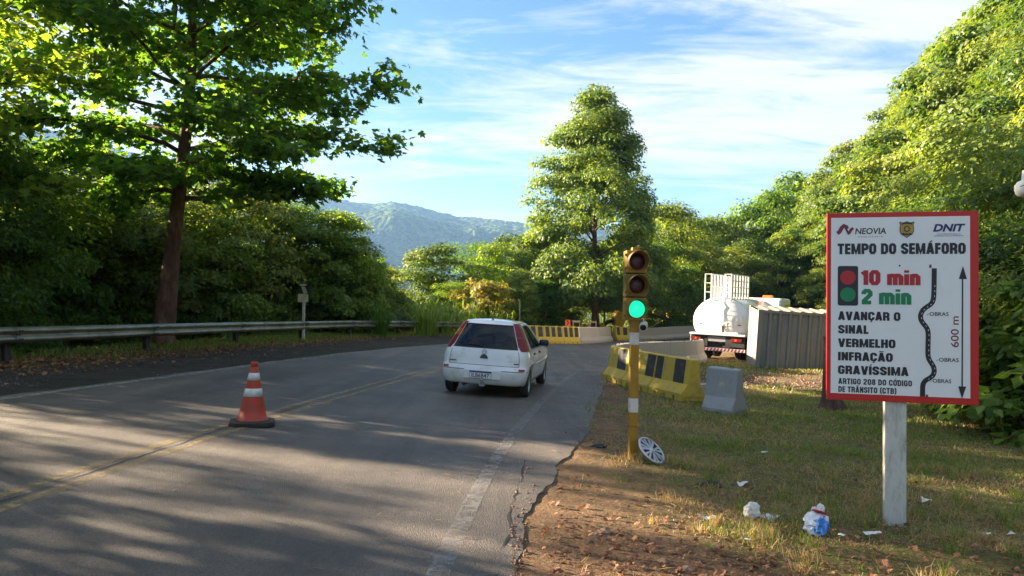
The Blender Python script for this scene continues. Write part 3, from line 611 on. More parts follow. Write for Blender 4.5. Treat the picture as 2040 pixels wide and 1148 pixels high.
# the wooded slope goes on behind the tanker, down to the bend
for i, px in enumerate(list(range(1300, 1700, 34)) + list(range(1318, 1680, 40))):
    y = (86 if i < 12 else 72) + rg.uniform(-5, 5); x = (px - 1020) / 1470 * y; h = float(sky_h(x, y)) - G(x, y) + rg.uniform(-2.0, 0.6) - (0 if i < 12 else 3.2)
    put(VINE, rg.choice(['leaf_vine', 'leaf_mid', 'leaf_vine', 'leaf_dark']), 'bark_grey', 'slope_tree', ('tree of the far wooded slope' if i < 12 else 'lower tree of the far wooded slope'), 'tree', x, y, max(5, h), 10, 'far slope trees', wide=rg.uniform(0.85, 1.1))
# lower trees left of it, beyond the guardrail
for i, (px, y, top, lf, w) in enumerate([(835, 52, 505, 'leaf_mid', 1.0), (880, 50, 490, 'leaf_mid', 1.15), (935, 55, 480, 'leaf_dark', 1.2), (985, 52, 492, 'leaf_dark', 1.15), (1020, 60, 478, 'leaf_mid', 1.3), (905, 47, 560, 'leaf_dark', 1.2), (1060, 54, 470, 'leaf_mid', 1.1), (965, 47, 560, 'leaf_mid', 1.0), (1035, 48, 540, 'leaf_vine', 1.0), (1085, 49, 560, 'leaf_dark', 1.0), (860, 46, 590, 'leaf_vine', 1.0), (1100, 58, 500, 'leaf_dark', 1.2)]):
    x = (px - 1020) / 1470 * y; z = G(x, y); h = CAM_H + (620 - top) / 1470 * y - z
    put(VINE, lf, 'bark_grey', 'valley_tree', 'sunny leafy tree of the valley edge' if lf != 'leaf_dark' else 'dark leafy tree of the valley edge', 'tree', x, y, h, 10, 'valley edge trees', wide=w * 1.0)
put(SHRUB, 'leaf_yellow', 'bark_grey', 'yellow_shrub', 'yellow-leaved shrub in the sun beyond the guardrail, left of the thin grey post', 'shrub', -1.75, 45.5, 3.6, 3, None)
# thicket behind the guardrail on the left
for i, (px, y, top, lf, w) in enumerate([(-60, 20, 250, 'leaf_dark', 1.2), (40, 22, 300, 'leaf_mid', 1.2), (130, 26, 310, 'leaf_mid', 1.2), (215, 25, 330, 'leaf_mid', 1.2), (290, 29, 340, 'leaf_mid', 1.1), (90, 31, 290, 'leaf_mid', 1.3), (360, 27, 400, 'leaf_mid', 1.1), (430, 30, 395, 'leaf_dark', 1.2), (500, 32, 390, 'leaf_mid', 1.2), (565, 34, 400, 'leaf_dark', 1.2), (640, 33, 425, 'leaf_dark', 1.15), (690, 35, 440, 'leaf_dark', 1.1), (600, 34, 460, 'leaf_shrub', 1.3), (470, 37, 380, 'leaf_mid', 1.3), (330, 36, 360, 'leaf_mid', 1.3), (170, 38, 330, 'leaf_mid', 1.4), (0, 30, 300, 'leaf_mid', 1.3), (-120, 26, 250, 'leaf_dark', 1.3), (725, 40, 520, 'leaf_dark', 1.2), (770, 44, 535, 'leaf_mid', 1.0)]):
    x = (px - 1020) / 1470 * y; z = G(x, y); h = CAM_H + (620 - top) / 1470 * y - z
    put(WOOD if px < 420 else VINE, lf, 'bark_grey', 'thicket_tree', ('slender tree of the shady thicket' if y < 27 else 'slender tree at the back of the thicket') if px < 330 else ('dark bushy tree behind the guardrail' if lf == 'leaf_dark' else 'greener bushy tree behind the guardrail'), 'tree', x, y, h, 10, 'thicket trees left of the trunk' if px < 330 else 'thicket trees right of the trunk', wide=w)
# out of frame on the left: the rest of the roadside wood, whose gaps let the low sun through in streaks
for i, (x, y, h, w, ps) in enumerate([(-13.4, 14.2, 7.0, 1.0, 'V'), (-15.2, 17.6, 8.5, 1.1, 'V'), (-17.5, 21.5, 9.5, 1.1, 'V'), (-13.2, 6.1, 7.5, 1.1, 'V'), (-16.5, 7.3, 10.0, 1.0, 'V'), (-12.6, 3.0, 6.5, 1.1, 'V'), (-24.0, 14.6, 16.0, 0.45, 'W'), (-12.4, 17.0, 5.0, 1.0, 'V'), (-13.5, -0.5, 8.0, 1.2, 'V')]):
    put(VINE if ps == 'V' else WOOD, 'leaf_dark', 'bark_grey', 'roadside_tree', 'roadside tree that shades the road', 'tree', x, y, h, 10, 'roadside trees out of frame', wide=w)
# shrubs along the guardrail
for i, (px, y0_, top, lf) in enumerate([(30, 17.5, 560, 'leaf_dark'), (110, 19, 540, 'leaf_dark'), (190, 20.5, 560, 'leaf_dark'), (265, 21.5, 570, 'leaf_dark'), (385, 24, 560, 'leaf_dark'), (440, 24.5, 570, 'leaf_shrub'), (500, 25.5, 572, 'leaf_shrub'), (545, 27, 600, 'leaf_shrub'), (585, 33, 560, 'leaf_dark'), (640, 32, 545, 'leaf_shrub'), (680, 31.5, 530, 'leaf_shrub'), (715, 33.5, 545, 'leaf_shrub'), (755, 35, 560, 'leaf_shrub'), (790, 36, 585, 'leaf_shrub'), (830, 38, 600, 'leaf_shrub'), (870, 41, 605, 'leaf_mid'), (910, 43, 612, 'leaf_mid'), (955, 44.5, 612, 'leaf_vine'), (1000, 46, 610, 'leaf_vine'), (1050, 47.5, 612, 'leaf_vine'), (1085, 50, 610, 'leaf_dark'), (1130, 52, 622, 'leaf_dark'), (620, 33, 500, 'leaf_dark'), (560, 33, 480, 'leaf_dark'), (660, 36, 480, 'leaf_dark')]):
    y = y0_ + (3.4 if px < 860 else 1.0)
    x = (px - 1020) / 1470 * y; z = G(x, y); h = max(1.0, CAM_H + (620 - top) / 1470 * y - z)
    put(SHRUB, lf, 'bark_grey', 'roadside_shrub', ('dark shrub behind the guardrail' if lf == 'leaf_dark' else 'green shrub behind the guardrail') if px < 860 else 'sunlit low shrub at the bend', 'shrub', x, y, h, 3, 'shrubs behind the guardrail' if px < 860 else 'sunlit shrubs at the bend', wide=rg.uniform(0.85, 1.1) * (1.25 if h < 2 else 1))
# foot of the hillside: creepers over the bank, and the dark bushes right of the sign
for i, (x, y, h, lf) in enumerate([(10.6, 14.0, 2.6, 'leaf_shrub'), (11.3, 16.2, 3.2, 'leaf_dark'), (12.6, 18.6, 2.6, 'leaf_mid'), (10.4, 12.2, 3.2, 'leaf_dark'), (14.6, 21.5, 2.4, 'leaf_vine'), (16.4, 24.6, 2.4, 'leaf_vine'), (17.6, 33.0, 2.6, 'leaf_vine'), (18.2, 37.0, 2.6, 'leaf_vine'), (19.0, 41.0, 2.8, 'leaf_vine'), (16.2, 30.2, 2.4, 'leaf_vine'), (10.2, 10.4, 2.8, 'leaf_dark')]):
    put(SHRUB, lf, 'bark_grey', 'bank_shrub', 'bushy shrub at the foot of the bank' if y < 20 else 'shrub at the foot of the wooded bank', 'shrub', x, y, h, 3, 'bank shrubs', wide=1.35)
# ---------------------------------------------------------------- grass, litter, stones
def blades(name, x, y, h, w, lean, mat, kind='stuff', z=None, seed=0):
    rg = np.random.default_rng(seed); n = len(x); z = terrain_z(x, y) - 0.01 if z is None else z
    a = rg.random(n) * 2 * np.pi; b = rg.random(n) * 2 * np.pi; l = lean * (0.3 + rg.random(n))
    P = np.c_[x, y, z]; S = np.c_[np.cos(a), np.sin(a), np.zeros(n)] * (w / 2)[:, None]; D = np.c_[np.cos(b), np.sin(b), np.zeros(n)]
    up = np.array([0, 0, 1.0])
    mid = P + up * (h * 0.6)[:, None] + D * (h * l * 0.35)[:, None]; top = P + up * (h * np.clip(1 - l * 0.45, 0.1, 1))[:, None] + D * (h * l)[:, None]
    V = np.stack([P - S, P + S, mid + S * 0.7, top, mid - S * 0.7], 1)
    F = np.array([(0, 1, 2), (0, 2, 4), (4, 2, 3)])[None] + (np.arange(n) * 5)[:, None, None]
    return mesh_np(name, V.reshape(-1, 3), F.reshape(-1, 3), False)
def lawn():
    rg = np.random.default_rng(4)
    def scatter(n, x0, x1, y0, y1):
        x = rg.uniform(x0, x1, n); y = rg.uniform(y0, y1, n); o, _ = road_off(x, y); dm, yd = dirt_mask(x, y)
        dn = fbm(x * 1.1, y * 1.1, 4, 61) * 0.5 + 0.62; k = (o > 4.1) & (x < np.interp(y, HY_, HX_) + 1.5) & (rg.random(n) < np.clip(dn, 0.06, 1) * (1 - 0.93 * dm)) & (x / np.maximum(y, 1) < 0.86)
        return x[k], y[k]
    G_, D_ = [], []
    for (n, box, hh, ww) in [(90000, (0.2, 6.4, 4.2, 7.6), 0.05, 0.0055), (75000, (0.8, 9, 7.2, 12), 0.058, 0.008), (60000, (1.0, 11.5, 11.5, 19), 0.075, 0.014), (22000, (3.5, 17, 18.5, 31), 0.10, 0.03)]:
        x, y = scatter(n, *box); m = len(x); dry = rg.random(m) < np.clip(0.55 + 0.9 * fbm(x * 0.7, y * 0.7, 3, 71) + 0.25 * sstep(8, 5, y), 0.12, 0.92)
        h = hh * (0.5 + rg.random(m) * 0.9) * (1 + 1.5 * sstep(0.62, 0.85, vnoise(x * 2.6, y * 2.6, 90))) * np.where(rg.random(m) < 0.02, 2.2, 1); h = np.minimum(h, 0.19 + 0.04 * rg.random(m)); w = ww * (0.6 + 0.8 * rg.random(m))
        for q, lst in ((~dry, G_), (dry, D_)): lst.append((x[q], y[q], h[q] * (1 if lst is G_ else 0.75), w[q], np.full(q.sum(), 0.9 if lst is G_ else 1.7)))
    cx = rg.uniform(1.0, 5.6, 170); cy2 = rg.uniform(4.4, 9.5, 170); dmc, _ = dirt_mask(cx, cy2); kc = (dmc < 0.75) & (road_off(cx, cy2)[0] > 4.3)
    for a_, b_ in zip(cx[kc], cy2[kc]):
        q = rg.integers(14, 50); lst = G_ if rg.random() < 0.6 else D_; s_ = 0.02 + 0.05 * rg.random()
        lst.append((a_ + rg.normal(0, s_, q), b_ + rg.normal(0, s_, q), (0.07 + 0.12 * rg.random()) * (0.5 + rg.random(q)), np.full(q, 0.006), np.full(q, 0.8)))
    for lst, nm, mt, lb, sd in ((G_, 'grass', 'grass_green', 'short green verge grass round the sign and the signal pole', 1), (D_, 'dry_grass', 'grass_dry', 'dry straw lying in the verge grass', 2)):
        c = [np.concatenate([e[i] for e in lst]) for i in range(5)]
        tag(obj(nm, blades(nm, c[0], c[1], c[2], c[3], c[4], mt, seed=sd), mt), lb, 'grass', kind='stuff')
    # strip of grass under the guardrail
    n = 26000; y = rg.uniform(12, 44, n); x = np.interp(y, GY, GX) + rg.normal(-0.55, 0.55, n) ; k = rg.random(n) < np.clip(0.25 + (y - 16) / 18, 0.12, 1); x, y = x[k], y[k]; m = len(x)
    tag(obj('rail_grass', blades('rail_grass', x, y, 0.16 * (0.5 + rg.random(m)), 0.02 * (0.6 + rg.random(m)), np.full(m, 0.9), 0, seed=3), 'grass_green'), 'low grass under the guardrail', 'grass', kind='stuff')
    # fallen leaves and straw: foot of the guardrail, dirt by the asphalt
    xs, ys, ss = [], [], []
    yy = rg.uniform(9, 33, 5200); xx = np.interp(yy, GY, GX) + np.abs(rg.normal(0, 0.9, 5200)) - 0.4; xs.append(xx); ys.append(yy); ss.append(0.07 * (0.4 + rg.random(5200)))
    xx = rg.uniform(0.2, 4.6, 2600); yy = 4.3 + rg.gamma(1.3, 0.75, 2600); xs.append(xx); ys.append(yy); ss.append(0.036 * (0.35 + rg.random(2600) ** 2 * 1.5))
    xx = rg.uniform(0.6, 9, 700); yy = rg.uniform(5, 15, 700); xs.append(xx); ys.append(yy); ss.append(0.045 * (0.4 + rg.random(700)))
    x = np.concatenate(xs); y = np.concatenate(ys); s = np.concatenate(ss); o, _ = road_off(x, y); k = (np.abs(o) > 3.9); x, y, s = x[k], y[k], s[k]; n = len(x)
    Nn = np.array([0, 0, 1.0]) + rg.normal(size=(n, 3)) * 0.35; T = rg.normal(size=(n, 3)); P = np.c_[x, y, terrain_z(x, y) + 0.03 + rg.random(n) * 0.025]
    tag(obj('leaf_litter', leaves('leaf_litter', P, Nn, T, s, LOBED * np.array([1, 1, 2.5])), 'litter_brown'), 'brown fallen leaves along the guardrail and the broken road edge', 'leaf litter', kind='stuff')
    # straw and bark shreds on asphalt and shoulder
    n = 900; y = rg.uniform(4.5, 30, n); o = np.where(rg.random(n) < 0.55, rg.uniform(2.4, 5.0, n), rg.uniform(-6, 4, n)); kk = np.searchsorted(RY, y); x = RX[kk] + RNX[kk] * o; y = RY[kk] + RNY[kk] * o
    keep = (rg.random(n) < np.where(np.abs(o) < 2.6, 0.22, 1)); x, y, o = x[keep], y[keep], o[keep]; n = len(x)
    P = np.c_[x, y, plane_z(x, y) + 0.042]; T = np.c_[rg.normal(size=(n, 2)), np.zeros(n)]; Nn = np.c_[rg.normal(size=(n, 2)) * 0.12, np.ones(n)]
    tag(obj('straw', leaves('straw', P, Nn, T, 0.12 * (0.3 + rg.random(n)), np.array([(0.03, 0, 0), (0.05, 0.5, 0.05), (0.02, 1, 0), (-0.03, 0.5, 0.04)])), 'grass_dry'), 'pale straw and bark shreds on the asphalt edge', 'straw', kind='stuff')
lawn()
solid('stone', (0.20, 0.125, 0.085), 0.95, var=0.35, vscale=9, bump=0.6, bscale=30)
solid('gravel_grey', (0.10, 0.095, 0.09), 0.95, var=0.4, vscale=12, bump=0.6, bscale=30)
def pebbles(name, x, y, s, mat, label, z=None, seed=9):
    rg = np.random.default_rng(seed); n = len(x); z = terrain_z(x, y) if z is None else z
    o = np.array([(1, 0, 0), (-1, 0, 0), (0, 1, 0), (0, -1, 0), (0, 0, 0.75), (0, 0, -0.6)], float)[None] * (s[:, None, None] * (0.55 + 0.7 * rg.random((n, 6, 1))))
    a = rg.random(n) * 6.28; c, d = np.cos(a)[:, None], np.sin(a)[:, None]
    V = np.stack([o[..., 0] * c - o[..., 1] * d, o[..., 0] * d + o[..., 1] * c, o[..., 2]], -1) + np.c_[x, y, z + s * 0.25][:, None]
    F = np.array([(0, 2, 4), (2, 1, 4), (1, 3, 4), (3, 0, 4), (2, 0, 5), (1, 2, 5), (3, 1, 5), (0, 3, 5)])[None] + (np.arange(n) * 6)[:, None, None]
    return tag(obj(name, mesh_np(name, V.reshape(-1, 3), F.reshape(-1, 3), False), mat), label, 'gravel', kind='stuff')
rgn = np.random.default_rng(15)
n = 3600; y = 4.2 + rgn.gamma(1.6, 0.75, n); x = 0.0 + 3.4 * rgn.random(n) ** 1.5; o, _ = road_off(x, y); k = o > 3.62; pebbles('gravel', x[k], y[k], (0.005 + 0.020 * rgn.random(n) ** 6)[k], 'stone', 'reddish crumbs and small stones on the bare soil by the road edge', z=np.where(o > 3.8, terrain_z(x, y), plane_z(x, y) + 0.03)[k])
n = 9000; y = rgn.uniform(7, 34, n); kk = np.searchsorted(RY, y); o = -3.75 - np.abs(rgn.normal(0, 1.2, n)); x = RX[kk] + RNX[kk] * o; yy = RY[kk] + RNY[kk] * o; pebbles('gravel', x, yy, 0.010 + 0.022 * rgn.random(n) ** 3, 'gravel_grey', 'dark loose gravel of the shoulder before the guardrail')
n = 5000; x = rgn.uniform(5, 17, n); y = rgn.uniform(17, 31, n); dm, yd = dirt_mask(x, y); k = yd > 0.35; pebbles('gravel', x[k], y[k], (0.02 + 0.05 * rgn.random(n) ** 3)[k], 'stone', 'brown gravel of the yard before the container')
for i, (px, py, s) in enumerate([(0.62, 5.55, 0.05), (0.70, 5.62, 0.065), (0.83, 5.5, 0.035), (1.02, 5.05, 0.045), (1.16, 4.92, 0.05), (1.62, 4.72, 0.06), (1.86, 4.78, 0.075)]):
    bm = bmesh.new(); bmesh.ops.create_icosphere(bm, subdivisions=2, radius=s)
    for v in bm.verts: v.co *= 1 + 0.35 * mnoise.noise(v.co * (1.4 / s) + Vector((i * 7, 0, 0))); v.co.z *= 0.62
    me = bpy.data.meshes.new('stone'); bm.to_mesh(me); bm.free()
    tag(obj('stone', me, 'stone', None, (px, py, G(px, py) + s * 0.3), (0, 0, i)), 'reddish stone lying on the bare soil beside the broken asphalt edge', 'stone', 'stones on the bare soil')
# tall tufts beside the guardrail
def tuft(name, label, x, y, h, n, mat, seed, spread=0.25):
    rg = np.random.default_rng(seed); mb = []
    V = []; 
    for i in range(n):
        a = rg.random() * 6.28; L = h * (0.55 + 0.6 * rg.random()); out = L * (0.15 + 0.75 * rg.random()); w = 0.016 + 0.012 * rg.random(); r0 = spread * rg.random() ** 0.5
        d = np.array([math.cos(a), math.sin(a), 0]); s = np.array([-d[1], d[0], 0]) * w; b = d * r0; zz = L * (1 - 0.35 * out / L)
        p = [b, b + d * out * 0.18 + [0, 0, zz * 0.6], b + d * out * 0.55 + [0, 0, zz * 0.98], b + d * out + [0, 0, zz * 0.72]]
        V += [p[0] - s, p[0] + s, p[1] + s, p[2] + s * 0.8, p[3], p[2] - s * 0.8, p[1] - s]
    F = np.array([(0, 1, 2), (0, 2, 6), (6, 2, 3), (6, 3, 5), (5, 3, 4)])[None] + (np.arange(n) * 7)[:, None, None]; me = mesh_np(name, np.array(V), F.reshape(-1, 3), False)
    return tag(obj(name, me, mat, None, (x, y, G(x, y))), label, 'grass tuft', None)
tuft('grass_tuft', 'tall bright green grass tuft spilling over the guardrail left of the car', -4.35, 37.0, 2.0, 190, 'grass_lush', 1, 0.6)
tuft('grass_tuft', 'smaller arching grass tuft before the guardrail, left of the biggest tuft', -5.95, 33.4, 1.55, 110, 'grass_lush', 2, 0.3)
tuft('grass_tuft', 'grass tuft standing behind the rail left of the arching one', -6.9, 34.2, 1.9, 120, 'grass_lush', 3, 0.4)
for i, (px, y, h) in enumerate([(905, 41.5, 1.8), (930, 43, 2.2), (975, 44, 2.0), (1000, 45, 1.8), (885, 40, 1.6)]):
    x = (px - 1020) / 1470 * y; tuft('grass_tuft', 'tall sunlit grass tuft behind the white car, by the shrubs at the bend', x, y, h, 70, 'grass_lush', 10 + i, 0.7)['group'] = 'tall grass at the bend'
# broad elephant-ear leaf plant behind the rail
ep = thing('broad_leaf_plant', 'broad-leaved green plant just behind the guardrail right of the chevron sign', 'plant', (-7.45, 32.6, G(-7.45, 32.6)))
for i, (az, el, L, s) in enumerate([(-1.3, 1.1, 1.5, 0.75), (-2.3, 1.25, 1.3, 0.6), (0.1, 1.0, 1.3, 0.6), (2.0, 1.2, 1.2, 0.6)]):
    mb = MB(); d = Vector((math.cos(az), math.sin(az), 0)); p = d * (0.4 * L) + Vector((0, 0, L)); mb.tube([(0, 0, 0), tuple(d * 0.1 + Vector((0, 0, L * 0.6))), tuple(p)], [0.02, 0.018, 0.012], 5)
    pts = []
    for a in np.linspace(0, 2 * math.pi, 19)[:-1]: r = s * 0.5 * (1.0 - 0.35 * math.cos(a - math.pi) if abs(a - math.pi) > 0.3 else 0.72); pts.append((r * math.sin(a) * 0.85, r * math.cos(a) - 0.15 * s, -0.10 * s * abs(math.sin(a))))
    m = Matrix.Translation(p) @ ROTZ(az - math.pi / 2) @ ROTX(-1.0)
    mb.add([(0, 0, 0.02)] + pts, [(0, 1 + k, 1 + (k + 1) % 18) for k in range(18)], True, m); mb.build('leaf', 'grass_lush', ep)

# ---------------------------------------------------------------- guardrail
solid('rail_steel', (0.30, 0.31, 0.29), 0.42, 0.75, var=0.25, vscale=4, dirt=(0.10, 0.11, 0.08), dirt_amt=0.55, dirt_scale=1.6, stretch=(1, 1, 2.5))
solid('rail_dark', (0.045, 0.045, 0.045), 0.8, 0.2, var=0.4, vscale=14, dirt=(0.09, 0.06, 0.04), dirt_amt=0.4, dirt_scale=8)
gr = thing('guardrail', 'long grey steel W-beam guardrail curving along the left shoulder', 'guardrail', (-9.72, 14.33, G(-9.72, 14.33)))
def guardrail():
    o = gr.location
    ys = np.array([2.2, 6.3, 10.3, 14.33, 18.64, 22.85, 27.1, 31.44, 35.4, 39.2, 42.6]); xs = np.interp(ys, GY, GX)
    tx = np.gradient(xs); ty = np.gradient(ys); l = np.hypot(tx, ty); tx /= l; ty /= l
    prof = [(0.0, 0.0), (0.035, 0.012), (0.082, 0.05), (0.082, 0.095), (0.03, 0.135), (0.015, 0.155), (0.03, 0.175), (0.082, 0.215), (0.082, 0.26), (0.035, 0.298), (0.0, 0.31)]
    for i in range(len(ys) - 1):
        mb = MB(); P = []
        for t in (0, 0.25, 0.5, 0.75, 1.0):
            x = xs[i] + (xs[i + 1] - xs[i]) * t; y = ys[i] + (ys[i + 1] - ys[i]) * t + (0.16 if t == 1 else 0); nx_ = ty[i] + (ty[i + 1] - ty[i]) * t; ny_ = -(tx[i] + (tx[i + 1] - tx[i]) * t)
            z = G(x, y) if x > np.interp(y, GY, GX) - 1 else G(x, y); lap = 0.004 if t == 0 else 0.0
            P.append([(x + nx_ * (q + 0.05 + lap) - o.x, y + ny_ * (q + 0.05 + lap) - o.y, z + 0.40 + h - o.z) for q, h in prof])
        k = len(prof); vs = [v for r in P for v in r]; fs = [(a * k + b, a * k + b + 1, (a + 1) * k + b + 1, (a + 1) * k + b) for a in range(4) for b in range(k - 1)]
        # back skin for thickness
        vs2 = [(v[0] - 0.006 * ty[i], v[1] + 0.006 * tx[i], v[2]) for v in vs]; mb.add(vs, fs, True); mb.add(vs2, [tuple(reversed(f)) for f in fs], True)
        rail = mb.build('rail_panel', 'rail_steel', gr)
        bb = MB()
        for dy_ in (0.06, 0.13):
            for hh in (0.072, 0.155, 0.238):
                bx = xs[i] + nx0(tx, ty, i)[0] * (0.055 + (0.085 if hh != 0.155 else 0.02)) + tx[i] * dy_; by = ys[i] + nx0(tx, ty, i)[1] * (0.055 + (0.085 if hh != 0.155 else 0.02)) + ty[i] * dy_
                bb.box((bx - o.x, by - o.y, G(xs[i], ys[i]) + 0.40 + hh - o.z), (0.025, 0.03, 0.03), (0, 0, -math.atan2(tx[i], ty[i])))
        bb.build('bolt_row', 'rail_dark', rail)
        px_, py_ = xs[i] - ty[i] * 0.10, ys[i] + tx[i] * 0.10; g0 = G(xs[i], ys[i]); a = -math.atan2(tx[i], ty[i])
        mb = MB(); mb.box((px_ - o.x, py_ - o.y, g0 + 0.10 - o.z), (0.10, 0.006, 0.95), (0, 0, a))
        for s in (-1, 1): c = Vector((px_ - o.x, py_ - o.y, g0 + 0.10 - o.z)) + Vector((tx[i], ty[i], 0)) * 0 + Vector((ty[i], -tx[i], 0)) * s * 0.05; mb.box(c, (0.008, 0.15, 0.95), (0, 0, a))
        mb.build('post', 'rail_dark', gr)
        mb = MB(); mb.box((xs[i] - o.x + ty[i] * 0.0, ys[i] - o.y, g0 + 0.555 - o.z), (0.085, 0.16, 0.30), (0, 0, a)); mb.build('spacer_block', 'rail_dark', gr)
def nx0(tx, ty, i): return ty[i], -tx[i]
guardrail()

# ---------------------------------------------------------------- jersey barriers
solid('barrier_yellow', (0.58, 0.40, 0.045), 0.75, var=0.12, vscale=5, bump=0.25, bscale=45, dirt=(0.24, 0.19, 0.10), dirt_amt=0.42, dirt_scale=5)
solid('barrier_black', (0.035, 0.036, 0.04), 0.7, var=0.3, vscale=6, bump=0.25, bscale=45, dirt=(0.13, 0.12, 0.10), dirt_amt=0.3, dirt_scale=6)
solid('barrier_concrete', (0.46, 0.41, 0.36), 0.9, var=0.16, vscale=4, bump=0.35, bscale=35, dirt=(0.28, 0.24, 0.20), dirt_amt=0.55, dirt_scale=4, stretch=(2.2, 2.2, 0.5))
solid('barrier_grey', (0.33, 0.34, 0.35), 0.92, var=0.14, vscale=5, bump=0.5, bscale=40, dirt=(0.20, 0.20, 0.20), dirt_amt=0.45, dirt_scale=5)
solid('rebar', (0.12, 0.06, 0.035), 0.9, 0.3)
JP = [(-0.30, 0.075), (-0.30, 0.13), (-0.165, 0.33), (-0.10, 0.83), (-0.085, 0.85), (0.085, 0.85), (0.10, 0.83), (0.165, 0.33), (0.30, 0.13), (0.30, 0.075)]
def barrier_mesh(L, name, notches=3, jp=JP):
    mb = MB(); k = len(jp); e = 0.018
    secs = [(-L / 2, e), (-L / 2 + e, 0.0), (L / 2 - e, 0.0), (L / 2, e)]
    vs = [(x, p[0] * (1 - s / 0.3), p[1] - (s if p[1] > 0.5 else 0)) for x, s in secs for p in jp]
    fs = [(a * k + b, a * k + (b + 1) % k, (a + 1) * k + (b + 1) % k, (a + 1) * k + b) for a in range(3) for b in range(k)]
    fs = [tuple(reversed(f)) for f in fs] + [tuple(range(k)), tuple(reversed(range(3 * k, 4 * k)))]
    mb.add(vs, fs)
    w = 0.085; edges = [-L / 2 + 0.02] + sum(([-L / 2 + L * (i + 0.8) / (notches + 0.6) - w / 2, -L / 2 + L * (i + 0.8) / (notches + 0.6) + w / 2] for i in range(notches)), []) + [L / 2 - 0.02]
    for i in range(0, len(edges), 2): mb.box(((edges[i] + edges[i + 1]) / 2, 0, 0.0325), (edges[i + 1] - edges[i], 0.598, 0.095))
    return mb.mesh(name)
def stripe(parent, x0, x1, slant, side, zlo=0.332, zhi=0.828, mat='barrier_black'):
    """a painted band on the upper slope of one face"""
    f = lambda z: side * (0.165 - (z - 0.33) / 0.5 * 0.065 + 0.004)
    mb = MB(); v = [(x0 + slant, f(zlo), zlo), (x1 + slant, f(zlo), zlo), (x1, f(zhi), zhi), (x0, f(zhi), zhi)]; q = [(a, b - side * 0.003, c) for a, b, c in v]
    fs = [(0, 1, 2, 3), (7, 6, 5, 4), (0, 4, 5, 1), (1, 5, 6, 2), (2, 6, 7, 3), (3, 7, 4, 0)]
    mb.add(v + q, fs if side < 0 else [tuple(reversed(g)) for g in fs]); return mb.build('stripe', mat, parent)
BM = {}
def barrier(p0, p1, mat, label, group=None, stripes=None, notches=3, rough=0.0, loops=True):
    x0, y0 = p0; x1, y1 = p1; L = round(math.hypot(x1 - x0, y1 - y0) - 0.015, 2); a = math.atan2(y1 - y0, x1 - x0); cx, cy_ = (x0 + x1) / 2, (y0 + y1) / 2
    z0, z1 = G(x0, y0), G(x1, y1); pitch = -math.atan2(z1 - z0, L)
    nrm_tilt = math.atan2(G(cx - 0.3 * math.sin(a), cy_ + 0.3 * math.cos(a)) - G(cx + 0.3 * math.sin(a), cy_ - 0.3 * math.cos(a)), 0.6)
    key = (L, notches, mat)
    if key not in BM: BM[key] = barrier_mesh(L, 'barrier_body', notches)
    t = thing('concrete_barrier', label, 'barrier', (cx, cy_, (z0 + z1) / 2 + 0.035), (nrm_tilt + rough, pitch, a), group)
    b = obj('body', BM[key], mat, t)
    for s in (stripes or []):
        for side in (-1, 1): stripe(t, s[0] * L, s[1] * L, s[2] if len(s) > 2 else 0.0, side)
    if loops:
        for sx in (-0.3, 0.3):
            mb = MB(); mb.tube([(sx * L - 0.05, 0, 0.83), (sx * L - 0.04, 0, 0.885), (sx * L + 0.04, 0, 0.885), (sx * L + 0.05, 0, 0.83)], 0.009, 5); mb.build('lifting_loop', 'rebar' if mat != 'barrier_yellow' else 'barrier_yellow', t)
    return t
# near yellow and black ones (from the end by the grey block to the one that faces the sun)
NB = [(3.76, 15.35), (3.30, 16.62), (2.92, 17.92), (2.62, 19.25)]
barrier(NB[1], NB[0], 'barrier_yellow', 'yellow and black barrier at the free near end, right of the signal pole', stripes=[(-0.485, -0.28, 0.02), (0.06, 0.36, 0.03)])
barrier(NB[2], NB[1], 'barrier_yellow', 'middle yellow and black barrier of the near row, right behind the signal pole', stripes=[(-0.485, -0.24, 0.02), (0.19, 0.485, 0.0)])
barrier(NB[3], NB[2], 'barrier_yellow', 'sunlit yellow barrier with one black band, left of the signal pole', stripes=[(-0.04, 0.38, 0.03)])
IB = [(2.62, 19.40), (3.02, 20.95), (3.62, 22.5), (4.45, 24.0), (5.3, 25.45), (6.12, 26.9), (6.9, 28.35), (7.55, 29.9), (8.0, 31.5)]
ORD = ['first', 'second', 'third', 'fourth', 'fifth', 'sixth', 'seventh', 'eighth', 'ninth', 'tenth', 'eleventh', 'twelfth']
for i in range(len(IB) - 1):
    barrier(IB[i], IB[i + 1], 'barrier_concrete', f'bare concrete barrier, {ORD[i]} of the inner curve from the near yellow ones', 'inner curve of bare concrete barriers', notches=4)
LB = [(-0.75, 33.75), (0.35, 35.15), (1.42, 36.45), (2.42, 37.65), (3.38, 38.95)]
for i in range(4):
    barrier(LB[i], LB[i + 1], 'barrier_yellow', ['yellow and black barrier half hidden behind the white car', 'yellow and black barrier just right of the car roof, across the road', 'second yellow and black barrier right of the car, across the road', 'last yellow and black barrier of the far row before the bare concrete ones'][i], stripes=[(-0.42, -0.22, 0.06), (-0.10, 0.10, 0.05), (0.22, 0.44, 0.05)])
LW = [(3.40, 39.0), (4.18, 40.55), (4.85, 42.1), (5.42, 43.7), (5.9, 45.3)]
for i in range(4): barrier(LW[i], LW[i + 1], 'barrier_concrete', f'pale concrete barrier, {ORD[i]} right of the far yellow row', 'pale concrete barriers along the outer bend', notches=4)
barrier((5.98, 46.3), (6.3, 47.9), 'barrier_black', 'dark painted barrier turned end-on beyond the pale concrete row')
barrier((6.55, 47.6), (8.15, 48.9), 'barrier_yellow', 'lone yellow and black barrier left of the signal pole, before the digger', stripes=[(-0.46, -0.33, 0.05), (-0.16, 0.02, 0.0), (0.28, 0.46, 0.0)])
